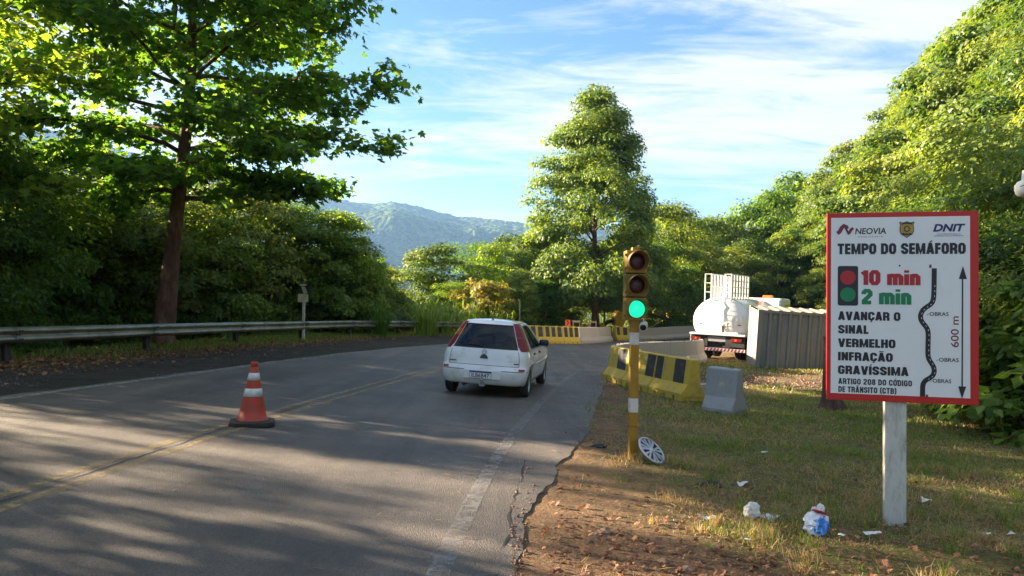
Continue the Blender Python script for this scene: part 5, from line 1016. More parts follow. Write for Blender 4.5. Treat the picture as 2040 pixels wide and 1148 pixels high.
# ---------------------------------------------------------------- chevron sign on the left
solid('chev_black', (0.02, 0.02, 0.022), 0.6); solid('chev_pale', (0.42, 0.44, 0.33), 0.5, var=0.1, vscale=6); solid('chev_cream', (0.55, 0.50, 0.40), 0.6, var=0.12, vscale=6)
cs = thing('chevron_sign', 'bent black and pale chevron sign on a thin white post behind the guardrail', 'sign', (-7.62, 27.0, G(-7.62, 27.0)), (0, 0, R(-10)))
def chevron():
    mb = MB(); mb.rbox((0, 0, 0.68), (0.10, 0.05, 1.55), 0.006); mb.build('post', 'wood_white', cs)
    mb = MB(); mb.box((-0.015, -0.036, 1.56), (0.40, 0.02, 0.30)); p = mb.build('lower_panel', 'chev_cream', cs)
    mb = MB(); mb.box((0.07, -0.030, 1.84), (0.42, 0.02, 0.36), (R(3), 0, 0)); q = mb.build('upper_panel', 'chev_black', cs)
    flat_poly(cs, 'chevron_mark', [(-0.08, 1.98), (0.06, 1.99), (0.18, 1.74), (0.02, 1.71)], -0.052, 'chev_pale'); flat_poly(cs, 'chevron_mark', [(0.02, 1.70), (0.18, 1.70), (0.05, 1.47), (-0.12, 1.45)], -0.0485, 'chev_pale')
    mb = MB(); mb.box((0.0, -0.05, 2.03), (0.26, 0.10, 0.012), (R(10), 0, 0)); mb.build('bent_edge', 'chev_cream', cs)
chevron()
# thin grey post by the bend
mb = MB(); mb.tube([(0, 0, -0.3), (0, 0, 2.25)], 0.055, 10); mb.build('shaft', 'rail_steel', thing('thin_post', 'thin grey steel post in the shrubs above the car roof', 'post', (0.47, 46.0, G(0.47, 46.0))))

# ---------------------------------------------------------------- rubbish on the verge
solid('plastic_white', (0.66, 0.65, 0.62), 0.5, var=0.08, vscale=15, dirt=(0.45, 0.38, 0.28), dirt_amt=0.35, dirt_scale=14)
solid('plastic_blue', (0.03, 0.16, 0.48), 0.35, var=0.15, vscale=18); solid('foil', (0.55, 0.57, 0.60), 0.3, 0.3, var=0.3, vscale=25); solid('cloth_dark', (0.02, 0.026, 0.022), 0.9, var=0.3, vscale=20)
def crumple(name, label, cat, x, y, d, mat, seed, rot=(0, 0, 0), amp=0.5, lift=0.35):
    bm = bmesh.new(); bmesh.ops.create_icosphere(bm, subdivisions=3, radius=0.5); off = Vector((seed * 3.1, seed * 1.7, 0))
    for v in bm.verts:
        p = v.co.copy(); f = 1 + amp * (mnoise.noise(p * 3.2 + off) + 0.6 * mnoise.noise(p * 7 + off)); v.co = p * f
        v.co = Vector((v.co.x * d[0], v.co.y * d[1], v.co.z * d[2]))
    me = bpy.data.meshes.new(name); bm.to_mesh(me); bm.free()
    return tag(obj(name, me, mat, None, (x, y, G(x, y) + d[2] * lift), rot), label, cat)
def scrap(name, label, x, y, w, l, mat, seed, rz):
    mb = MB(); n, m = 5, 4; off = Vector((seed, seed * 2.3, 0)); vs = []
    for i in range(n + 1):
        for j in range(m + 1): u = (i / n - 0.5) * l; v = (j / m - 0.5) * w * (1 - 0.4 * mnoise.noise(Vector((i * 0.7, seed, 0)))); vs.append((u, v, 0.025 + 0.06 * mnoise.noise(Vector((u * 14, v * 14, 0)) + off) * min(1, l * 5)))
    fs = [(i * (m + 1) + j, (i + 1) * (m + 1) + j, (i + 1) * (m + 1) + j + 1, i * (m + 1) + j + 1) for i in range(n) for j in range(m)]
    mb.add(vs, fs, True); return tag(mb.build(name, mat, None, (x, y, G(x, y) + 0.02), (0, 0, rz)), label, 'litter')
snack = thing('snack_bag', 'crumpled silver and blue snack bag in the grass before the sign post', 'litter', (2.44, 6.0, G(2.44, 6.0)), (R(-40), R(12), R(-24)))
def snack_bag():
    def skin(c, d, seed, amp=0.42):
        bm = bmesh.new(); bmesh.ops.create_icosphere(bm, subdivisions=3, radius=0.5); off = Vector((seed, 1, 2)); mb = MB()
        for v in bm.verts: p = v.co.copy(); f = 1 + amp * (mnoise.noise(p * 3.4 + off) + 0.6 * mnoise.noise(p * 8 + off)); v.co = Vector((p.x * f * d[0], p.y * f * d[1], p.z * f * d[2])) + Vector(c)
        bm.verts.index_update(); mb.add([v.co for v in bm.verts], [[v.index for v in f.verts] for f in bm.faces]); bm.free(); return mb
    skin((-0.02, 0, 0.12), (0.16, 0.06, 0.21), 1, 0.55).build('silver_side', 'foil', snack); skin((0.03, -0.012, 0.085), (0.11, 0.06, 0.17), 4, 0.6).build('blue_side', 'plastic_blue', snack); skin((0.0, 0, 0.24), (0.06, 0.05, 0.10), 7).build('torn_top', 'plastic_white', snack); skin((-0.01, -0.01, 0.205), (0.12, 0.05, 0.022), 9).build('red_stripe', 'print_red', snack)
snack_bag()
crumple('plastic_bag', 'cream plastic bag puffed up in the dry sunlit grass', 'litter', 2.07, 6.42, (0.15, 0.12, 0.16), 'plastic_white', 3, (0, 0, 0.4), 0.35)
scrap('plastic_sheet', 'thin pale plastic sheet trailing right of the puffed cream bag', 2.22, 6.36, 0.08, 0.26, 'plastic_white', 4.4, 0.1)
crumple('dark_cloth', 'dark crumpled cloth on the grass right of the hubcap', 'litter', 1.98, 7.45, (0.26, 0.14, 0.08), 'cloth_dark', 5, (0, 0, 0.2))
scrap('paper_scrap', 'white paper scrap lying right of the dark cloth', 2.38, 7.62, 0.09, 0.18, 'plastic_white', 6.2, 0.3)
scrap('paper_scrap', 'torn white paper strip right of the snack bag', 2.62, 5.93, 0.05, 0.12, 'plastic_white', 7.7, 0.8)
scrap('paper_scrap', 'white paper scrap left of the sign post foot', 2.92, 6.05, 0.06, 0.13, 'plastic_white', 8.1, 0.1)
scrap('paper_scrap', 'long white paper strip at the right edge of the picture', 4.10, 6.28, 0.05, 0.26, 'plastic_white', 9.3, 0.05)
scrap('paper_scrap', 'small white scrap on the bare soil left of the snack bag', 1.78, 5.62, 0.05, 0.07, 'plastic_white', 10.9, 1.2)
scrap('paper_scrap', 'pale scrap on the ground beneath the cream plastic bag', 1.62, 6.2, 0.07, 0.15, 'plastic_white', 11.5, -0.3)
scrap('paper_scrap', 'pale triangular scrap behind the sign post', 4.12, 7.4, 0.08, 0.12, 'plastic_white', 12.5, 1.0)
scrap('paper_scrap', 'small white scrap far back on the lawn, left of the sign', 3.25, 9.6, 0.06, 0.10, 'plastic_white', 13.5, 0.3)
scrap('paper_scrap', 'pale scrap in the grass beside the hubcap', 1.58, 9.6, 0.05, 0.14, 'plastic_white', 14.5, 0.5)
crumple('dark_clod', 'dark clod of asphalt on the grass left of the signal pole', 'stone', 1.08, 9.3, (0.20, 0.11, 0.07), 'rubber', 17, (0, 0, 0.1), 0.3)
# tree stump half hidden behind the lower left corner of the sign
st = MB(); st.lathe([(0.40, -0.1), (0.28, 0.06), (0.2, 0.25), (0.17, 0.8), (0.155, 1.55), (0.0, 1.56)], 16); tag(st.build('tree_stump', 'bark_red', None, (6.86, 15.9, G(6.86, 15.9))), 'brown cut tree trunk peeking out beside the lower left corner of the sign', 'stump')
# ---------------------------------------------------------------- white hatchback
solid('car_white', (0.70, 0.73, 0.75), 0.22, var=0.03, vscale=3, coat=0.6, dirt=(0.46, 0.45, 0.42), dirt_amt=0.25, dirt_scale=3)
solid('car_trim', (0.02, 0.02, 0.022), 0.5); solid('car_black_gloss', (0.012, 0.012, 0.014), 0.15); solid('car_seat', (0.05, 0.05, 0.055), 0.9); solid('car_under', (0.012, 0.012, 0.012), 0.9)
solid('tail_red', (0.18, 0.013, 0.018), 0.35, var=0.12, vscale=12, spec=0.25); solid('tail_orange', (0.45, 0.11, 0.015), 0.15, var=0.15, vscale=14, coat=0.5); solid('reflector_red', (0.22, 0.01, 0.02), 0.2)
solid('chrome', (0.7, 0.7, 0.72), 0.2, 1.0, var=0.03); solid('rim_grey', (0.33, 0.34, 0.36), 0.4, 0.5, var=0.1); solid('plate_white', (0.68, 0.69, 0.70), 0.5, var=0.03); solid('plate_blue', (0.02, 0.04, 0.18), 0.5)
glassmat('car_glass', (0.30, 0.34, 0.37), 0.5); glassmat('car_glass_light', (0.6, 0.66, 0.66), 0.5)
CTH = 9.3
car = thing('hatchback_car', 'white five-door hatchback car seen from behind, driving away past the cone', 'car', (-0.47, 14.30, float(plane_z(-0.47, 14.3)) + 0.03), (0, TILT * math.cos(R(CTH)), R(-CTH)))
def build_car():
    Zr = [0.235, 0.26, 0.36, 0.46, 0.515, 0.555, 0.585, 0.60, 0.70, 0.79, 0.865, 0.905, 0.955, 1.02, 1.09, 1.16, 1.23, 1.29, 1.335, 1.375, 1.405, 1.425]
    rear = [(0.235, 0.09), (0.26, 0.05), (0.36, 0.01), (0.46, 0.0), (0.515, 0.005), (0.555, 0.03), (0.585, 0.055), (0.60, 0.065), (0.70, 0.07), (0.79, 0.085), (0.865, 0.105), (0.905, 0.13), (1.09, 0.245), (1.23, 0.345), (1.335, 0.425), (1.375, 0.475), (1.405, 0.56), (1.425, 0.72)]
    front = [(0.235, 3.70), (0.36, 3.79), (0.50, 3.82), (0.6, 3.80), (0.70, 3.74), (0.79, 3.60), (0.865, 3.15), (0.905, 2.92), (1.02, 2.68), (1.16, 2.42), (1.29, 2.15), (1.335, 2.03), (1.375, 1.92), (1.405, 1.75), (1.425, 1.5)]
    wid = [(0.235, 0.75), (0.26, 0.775), (0.36, 0.805), (0.46, 0.822), (0.6, 0.823), (0.70, 0.820), (0.79, 0.808), (0.865, 0.787), (0.905, 0.768), (1.02, 0.716), (1.16, 0.650), (1.29, 0.588), (1.335, 0.562), (1.375, 0.53), (1.405, 0.46), (1.425, 0.32)]
    I = lambda tab, z: float(np.interp(z, [a for a, _ in tab], [b for _, b in tab]))
    FR = [0, 0.12, 0.25, 0.38, 0.5, 0.6, 0.69, 0.765, 0.80, 0.84, 0.88, 0.915, 0.945, 0.97, 0.988, 0.997, 1.0]
    TS = list(np.linspace(0, 1, 46))[1:-1]
    RB = 0.34
    def sup(f, n): f = min(1.0, f); return 1 - max(0.0, 1 - f ** n) ** (1 / n)
    A0 = 0.665; A1 = A0 + 2.49; AR = 0.335                 # axles measured from the rear end, arch radius
    def P(col, z):
        kind, v = col; w = I(wid, z); y0 = I(rear, z); y1 = I(front, z); hi = min(1, max(0, (z - 0.86) / 0.4))
        B = RB * (1 - 0.15 * hi); n = 3.6 - 0.6 * hi; Bf = 0.42; Bf = min(Bf, (y1 - y0 - B) * 0.4)
        if kind == 'r': return Vector((w * v, y0 + B * sup(abs(v), n), z))
        if kind == 'f': return Vector((w * v, y1 - Bf * sup(abs(v), 2.8), z))
        s = 1 if kind == 'R' else -1; y = y0 + B + (y1 - Bf - y0 - B) * v
        x = w * (1 - 0.035 * (2 * v - 1) ** 2) ; x = w
        zz = z
        if z < 0.64:
            zb = 0.235
            for ya in (A0, A1):
                d = abs(y - ya)
                if d < AR: zb = max(zb, 0.285 + math.sqrt(max(0, AR ** 2 - d * d)) * 1.0)
            zz = zb + (z - 0.235) / (0.64 - 0.235) * (0.64 - zb) if zb < 0.64 else 0.64 + (zb - 0.64) * 0
        flare = 0.0
        for ya in (A0, A1):
            d = math.hypot(y - ya, zz - 0.285)
            if 0.30 < d < 0.42 and zz < 0.70: flare = max(flare, 0.018 * (1 - abs(d - 0.345) / 0.075))
        return Vector((s * (x + max(0, flare)), y, zz))
    cols = [('r', f) for f in FR[:-1]] + [('R', 0.0)] + [('R', t) for t in TS] + [('R', 1.0)] + [('f', f) for f in reversed(FR[:-1])] + [('f', -f) for f in FR[1:-1]] + [('L', 1.0)] + [('L', t) for t in reversed(TS)] + [('L', 0.0)] + [('r', -f) for f in reversed(FR[1:-1])]
    nC, nR = len(cols), len(Zr); O = Vector((0, -A0, 0))
    grid = [[P(c, z) + O for c in cols] for z in Zr]
    def cv(c): return c[1]
    def cell_kind(c, c2, za, zb):
        zm = (za + zb) / 2; k = c[0] if c[0] == c2[0] else ('c' + c[0] + c2[0]); v = (c[1] + c2[1]) / 2
        if k == 'r' and abs(v) < 0.80 and 0.905 <= za and zb <= 1.336: return 'rear_window'
        if k == 'f' and abs(v) < 0.90 and 0.905 <= za and zb <= 1.376: return 'windscreen'
        if k in 'RL' and 0.905 <= za and zb <= 1.336:
            if 0.19 < v < 0.485: return 'rear_door_window' + k
            if 0.525 < v < 0.90: return 'front_door_window' + k
        return 'body'
    parts = {}
    for j in range(nR - 1):
        for i in range(nC):
            i2 = (i + 1) % nC; parts.setdefault(cell_kind(cols[i], cols[i2], Zr[j], Zr[j + 1]), []).append((j, i, i2))
    def cells_mesh(cells, name, off=0.0):
        ids = {}; vs = []; fs = []
        for j, i, i2 in cells:
            f = []
            for jj, ii in ((j, i), (j, i2), (j + 1, i2), (j + 1, i)):
                if (jj, ii) not in ids: ids[(jj, ii)] = len(vs); vs.append(grid[jj][ii])
                f.append(ids[(jj, ii)])
            fs.append(f)
        me = bpy.data.meshes.new(name); me.from_pydata([tuple(v) for v in vs], [], fs); me.polygons.foreach_set('use_smooth', [True] * len(fs)); me.update()
        if off:
            nn = [v.normal.copy() for v in me.vertices]
            for v, q in zip(me.vertices, nn): v.co += q * off
        return me
    body = cells_mesh(parts.pop('body'), 'body')
    # roof cap
    bm = bmesh.new(); bm.from_mesh(body); bm.verts.ensure_lookup_table()
    top = [v for v in bm.verts if v.co.z > 1.4245]; c = sum((v.co for v in top), Vector()) / len(top)
    be = [e for e in bm.edges if e.is_boundary and all(v.co.z > 1.4245 for v in e.verts)]
    r = bmesh.ops.extrude_edge_only(bm, edges=be); nv = [g for g in r['geom'] if isinstance(g, bmesh.types.BMVert)]
    for v in nv: v.co = Vector((v.co.x * 0.4, c.y + (v.co.y - c.y) * 0.72, 1.437))
    be2 = [e for e in bm.edges if e.is_boundary and all(v.co.z > 1.436 for v in e.verts)]; bmesh.ops.edgeloop_fill(bm, edges=be2)
    for f in bm.faces: f.smooth = True
    bmesh.ops.recalc_face_normals(bm, faces=bm.faces); bm.to_mesh(body); bm.free()
    bo = obj('body', body, 'car_white', car)
    for k, cl in parts.items():
        nm = k.rstrip('RL'); me = cells_mesh(cl, nm); obj(nm, me, 'car_glass' if nm in ('rear_window',) else 'car_glass_light', car)
    def S(kind, v, z, off=0.0):
        """a point on the skin pushed outwards"""
        e = 0.004; p = P((kind, v), z) + O; a = P((kind, min(1, v + e)), z) - P((kind, v - e), z); b = P((kind, v), z + e) - P((kind, v), z - e); n = a.cross(b)
        if n.length < 1e-9: return p
        n.normalize(); c0 = Vector((0, 1.2, 0.7))
        if n.dot(p - c0) < 0: n = -n
        return p + n * off
    def line(name, pts, r, mat, parent=bo): mb = MB(); mb.tube(pts, r, 5, True, True); return mb.build(name, mat, parent)
    # tail lights up the rear pillars
    for s in (-1, 1):
        K = 'R' if s > 0 else 'L'
        def prow(z):
            t = (z - 0.86) / (1.375 - 0.86); fa = 0.83 + 0.05 * math.cos(min(1, max(0, t)) * math.pi * 0.5) * 0; fb = 1.0
            q = []
            inner = 0.815 + 0.055 * (1 - min(1, t * 5)) if t < 0.2 else 0.815
            for k in range(7): f = inner + (0.999 - inner) * k / 6; q.append(S('r', s * f, z, 0.010))
            ext = 0.055 * max(0, math.sin(math.pi * min(1, max(0, 0.08 + t * 0.9)))) 
            q.append(S(K, max(0.005, ext), z, 0.009)); return q
        def panel(z0, z1, name, mat, par):
            n = max(2, int((z1 - z0) / 0.025)); rows = [prow(z0 + (z1 - z0) * i / n) for i in range(n + 1)]; mb = MB(); k = 8
            vs = [v for r_ in rows for v in r_]; fs = [(a * k + b, a * k + b + 1, (a + 1) * k + b + 1, (a + 1) * k + b) for a in range(n) for b in range(k - 1)]
            mb.add(vs, fs if s > 0 else [tuple(reversed(f)) for f in fs], True)
            # rim down to the skin
            ring = rows[0] + [r_[-1] for r_ in rows[1:-1]] + rows[-1][::-1] + [r_[0] for r_ in rows[-2:0:-1]]; cen = sum(ring, Vector()) / len(ring)
            inn = [v + (Vector((0, 1.0, 0.9)) - v).normalized() * 0.035 for v in ring]; n2 = len(ring); mb.add(ring + inn, [(i, (i + 1) % n2, n2 + (i + 1) % n2, n2 + i) for i in range(n2)])
            return mb.build(name, mat, par)
        lamp = panel(0.872, 1.115, 'tail_light', 'tail_red', car)
        lamp['label'] = 'left tail light with orange indicator' if s < 0 else 'right red tail light'
        panel(1.118, 1.225, 'indicator_lens', 'tail_orange' if s < 0 else 'tail_red', lamp); panel(1.228, 1.372, 'upper_lens', 'tail_red', lamp)  # orange only on the left lens: sun shining through is put into its colour
        # bumper reflector
        mb = MB(); q = [S('r', s * f, z, 0.006) for z in (0.515, 0.555) for f in (0.80, 0.87, 0.93)]; mb.add(q, [(0, 1, 4, 3), (1, 2, 5, 4)] if s > 0 else [(3, 4, 1, 0), (4, 5, 2, 1)]); mb.build('reflector', 'reflector_red', car)
        # door mirror, handles, side strip, door seams
        m0 = S(K, 0.80, 0.95, 0.0)
        mb = MB(); mb.rbox((m0.x + s * 0.125, m0.y, 0.985), (0.20, 0.11, 0.135), 0.045); mr = mb.build('door_mirror', 'car_black_gloss', car); mb = MB(); mb.rbox((m0.x + s * 0.03, m0.y + 0.03, 0.95), (0.09, 0.05, 0.045), 0.012); mb.build('mirror_arm', 'car_trim', mr)
        for v in (0.245, 0.535):
            p = S(K, v, 0.80, 0.012); mb = MB(); mb.rbox(p, (0.028, 0.17, 0.032), 0.01); mb.build('door_handle', 'car_trim', car)
        line('side_strip', [S(K, v, 0.605, 0.006) for v in np.linspace(0.17, 0.86, 12)], 0.016, 'car_white', bo)
        for v in (0.50, 0.175, 0.93): line('door_seam', [S(K, v if z < 0.9 else v, z, -0.001) for z in np.linspace(0.32 if v != 0.175 else 0.66, 0.90, 8)], 0.004, 'car_trim')
        for v, w_ in ((0.505, 0.02), (0.18, 0.012)): line('pillar_trim', [S(K, v, z, 0.0) for z in np.linspace(0.905, 1.335, 8)], w_, 'car_trim')
        line('window_seal', [S(K, v, 0.905, 0.0) for v in np.linspace(0.18, 0.90, 14)], 0.009, 'car_trim')
        line('roof_seam', [S(K, v, 1.38, 0.002) for v in np.linspace(0.02, 0.95, 14)], 0.006, 'car_trim')
        # fuel flap seam on the right
        if s > 0: c0 = [S(K, 0.06 + 0.03 * math.cos(a), 0.78 + 0.075 * math.sin(a), 0.0) for a in np.linspace(0, 6.28, 17)]; line('fuel_flap_seam', c0, 0.003, 'car_trim')
    # hatch seam, bumper seam
    hs = [S('r', 0.80, z, 0.0) for z in np.linspace(0.865, 0.60, 8)] + [S('r', f, 0.592, 0.0) for f in np.linspace(0.79, -0.79, 17)] + [S('r', -0.80, z, 0.0) for z in np.linspace(0.60, 0.865, 8)]; line('hatch_seam', hs, 0.005, 'car_trim')
    line('bumper_seam', [S('L', 0.035, 0.648, 0.0), S('r', -0.96, 0.645, 0.0), S('r', -0.80, 0.64, 0.0)], 0.004, 'car_trim'); line('bumper_seam', [S('R', 0.05, 0.648, 0.0), S('r', 0.96, 0.645, 0.0), S('r', 0.80, 0.64, 0.0)], 0.004, 'car_trim')
    line('bumper_crease', [S('L', 0.02, 0.50, 0.002)] + [S('r', f, 0.503, 0.001) for f in np.linspace(-0.98, 0.98, 23)] + [S('R', 0.02, 0.50, 0.002)], 0.006, 'car_trim')
    line('window_rubber', [S('r', f, 0.905, 0.0) for f in np.linspace(-0.80, 0.80, 17)], 0.011, 'car_trim'); line('window_rubber', [S('r', f, 1.335, 0.0) for f in np.linspace(-0.80, 0.80, 17)], 0.012, 'car_trim')
    # badge (ring with a bolt of lightning), black lock cover, script badges
    b0 = S('r', 0.0, 0.835, 0.012); M0 = Matrix.Translation(b0) @ ROTX(R(84))
    mb = MB(); mb.lathe([(0.034, 0.0), (0.034, 0.008), (0.045, 0.008), (0.045, 0.0)], 24, M0, True, True); mb.add([(-0.05, -0.006, 0.010), (0.006, -0.006, 0.010), (0.012, 0.001, 0.010), (0.05, 0.006, 0.010), (-0.006, 0.006, 0.010), (-0.012, -0.001, 0.010)], [(0, 1, 2, 3, 4, 5)], False, M0); mb.build('badge', 'rim_grey', car)
    l0 = S('r', 0.0, 0.715, 0.008); pts = [(0.075 * math.cos(a), 0.078 * math.sin(a)) for a in np.linspace(0, math.pi, 15)]; mb = MB(); mb.prism(pts, 0.012, Matrix.Translation(l0) @ ROTX(R(88))); mb.build('lock_cover', 'car_black_gloss', car)
    for f0, f1 in ((-0.79, -0.64), (0.68, 0.79)): line('script_badge', [S('r', f, 0.648, 0.004) for f in np.linspace(f0, f1, 5)], 0.008, 'car_trim')
    # plate in its recess
    p0 = S('r', 0.0, 0.425, 0.0)
    mb = MB(); mb.rbox((0, p0.y + 0.004, 0.425), (0.70, 0.03, 0.17), 0.03); mb.build('plate_recess', 'car_white', car)
    mb = MB(); mb.rbox((-0.03, p0.y - 0.016, 0.418), (0.415, 0.012, 0.14), 0.004); pl = mb.build('number_plate', 'plate_white', car)
    mb = MB(); mb.box((-0.03, p0.y - 0.0235, 0.470), (0.405, 0.002, 0.032)); mb.build('plate_band', 'plate_blue', pl)
    me = text_on(pl, 'ILB6B47', -0.195, 0.135, 0.365, 0.442, p0.y - 0.0245, 'car_trim', bold=0.012)
    for (c_, d_) in (((-0.03, p0.y - 0.0235, 0.3505), (0.415, 0.002, 0.006)), ((-0.235, p0.y - 0.0235, 0.418), (0.005, 0.002, 0.14)), ((0.175, p0.y - 0.0235, 0.418), (0.005, 0.002, 0.14))): mb = MB(); mb.box(c_, d_); mb.build('plate_edge', 'car_trim', pl)
    # tow ball, exhaust, underbody, wiper, aerial, high brake light
    mb = MB(); mb.box((0.0, -0.60, 0.235), (0.10, 0.16, 0.05)); mb.tube([(0, -0.66, 0.24), (0, -0.70, 0.26), (0, -0.70, 0.30)], 0.016, 8); mb.lathe([(0.0, 0.025), (0.018, 0.018), (0.025, 0), (0.018, -0.018), (0, -0.025)], 12, TR(0, -0.70, 0.32)); mb.build('tow_bar', 'rim_grey', car)
    mb = MB(); mb.tube([(-0.36, -0.58, 0.22), (-0.36, -0.2, 0.22), (-0.30, 0.6, 0.24)], 0.032, 10); mb.build('exhaust', 'rail_dark', car)
    mb = MB(); mb.box((0, 1.25, 0.255), (1.42, 3.5, 0.06)); mb.box((0, 1.25, 0.45), (1.05, 3.3, 0.35)); mb.build('underbody', 'car_under', car)
    line('rear_wiper', [S('r', 0.02, 0.915, 0.02), S('r', -0.2, 0.95, 0.018), S('r', -0.45, 0.955, 0.016)], 0.010, 'car_trim', car)
    a0 = P(('r', 0.0), 1.405) + O; mb = MB(); mb.box((0.0, a0.y + 0.18, 1.445), (0.035, 0.075, 0.055), None, 0.35); mb.build('roof_aerial', 'car_trim', car)
    mb = MB(); mb.rbox((0.05, a0.y - 0.075, 1.315), (0.22, 0.03, 0.022), 0.006); mb.build('high_brake_light', 'tail_red', car)
    # seats and dash seen through the glass
    for x, y, w_ in ((-0.34, 1.15, 0.46), (0.34, 1.15, 0.46)):
        mb = MB(); mb.rbox((x, y, 0.78), (w_, 0.16, 0.62), 0.06, (R(-10), 0, 0)); mb.rbox((x, y - 0.07, 1.17), (0.26, 0.10, 0.17), 0.045); mb.build('front_seat', 'car_seat', car)
    mb = MB(); mb.rbox((0, 0.22, 0.70), (1.20, 0.18, 0.48), 0.06, (R(-14), 0, 0)); 
    for x in (-0.36, 0.36): mb.rbox((x, 0.15, 1.0), (0.25, 0.09, 0.13), 0.04)
    mb.build('rear_seat', 'car_seat', car)
    mb = MB(); mb.rbox((0, 2.1, 0.83), (1.35, 0.40, 0.20), 0.06); mb.build('dashboard', 'car_seat', car)
    st = MB(); st.lathe([(0.165, 0.0), (0.178, 0.012), (0.19, 0.0), (0.178, -0.012)], 20, TR(-0.34, 1.78, 0.93) @ ROTX(R(68)), True, True); st.build('steering_wheel', 'car_trim', car)
    # wheels
    for y in (0.0, 2.49):
        for s in (-1, 1):
            m = TR(s * 0.715, y, 0.285) @ ROTY(R(90) * s)
            mb = MB(); mb.lathe([(0.185, 0.075), (0.20, 0.088), (0.255, 0.086), (0.278, 0.07), (0.285, 0.04), (0.285, -0.04), (0.278, -0.07), (0.255, -0.088), (0.19, -0.088), (0.185, -0.06)], 36, m, True, True); w = mb.build('wheel', 'rubber', car)
            mb = MB(); mb.lathe([(0.187, 0.078), (0.178, 0.072), (0.165, 0.055), (0.165, -0.07), (0.187, -0.08)], 28, m); mb.lathe([(0.0, 0.052), (0.05, 0.055), (0.06, 0.045)], 16, m)
            for k in range(5): mb.box((0, 0, 0), (0.0, 0.0, 0.0)) if False else mb.add([(0.03, -0.035, 0.05), (0.17, -0.045, 0.058), (0.17, 0.045, 0.058), (0.03, 0.035, 0.05), (0.03, -0.035, 0.03), (0.17, -0.045, 0.03), (0.17, 0.045, 0.03), (0.03, 0.035, 0.03)], [(0, 1, 2, 3), (0, 4, 5, 1), (3, 2, 6, 7)], False, m @ ROTZ(k * 2 * math.pi / 5))
            mb.build('rim', 'rim_grey', w)
            mb = MB(); mb.lathe([(0.0, 0.02), (0.165, 0.02)], 24, m); mb.build('brake_disc', 'car_under', w)
build_car()

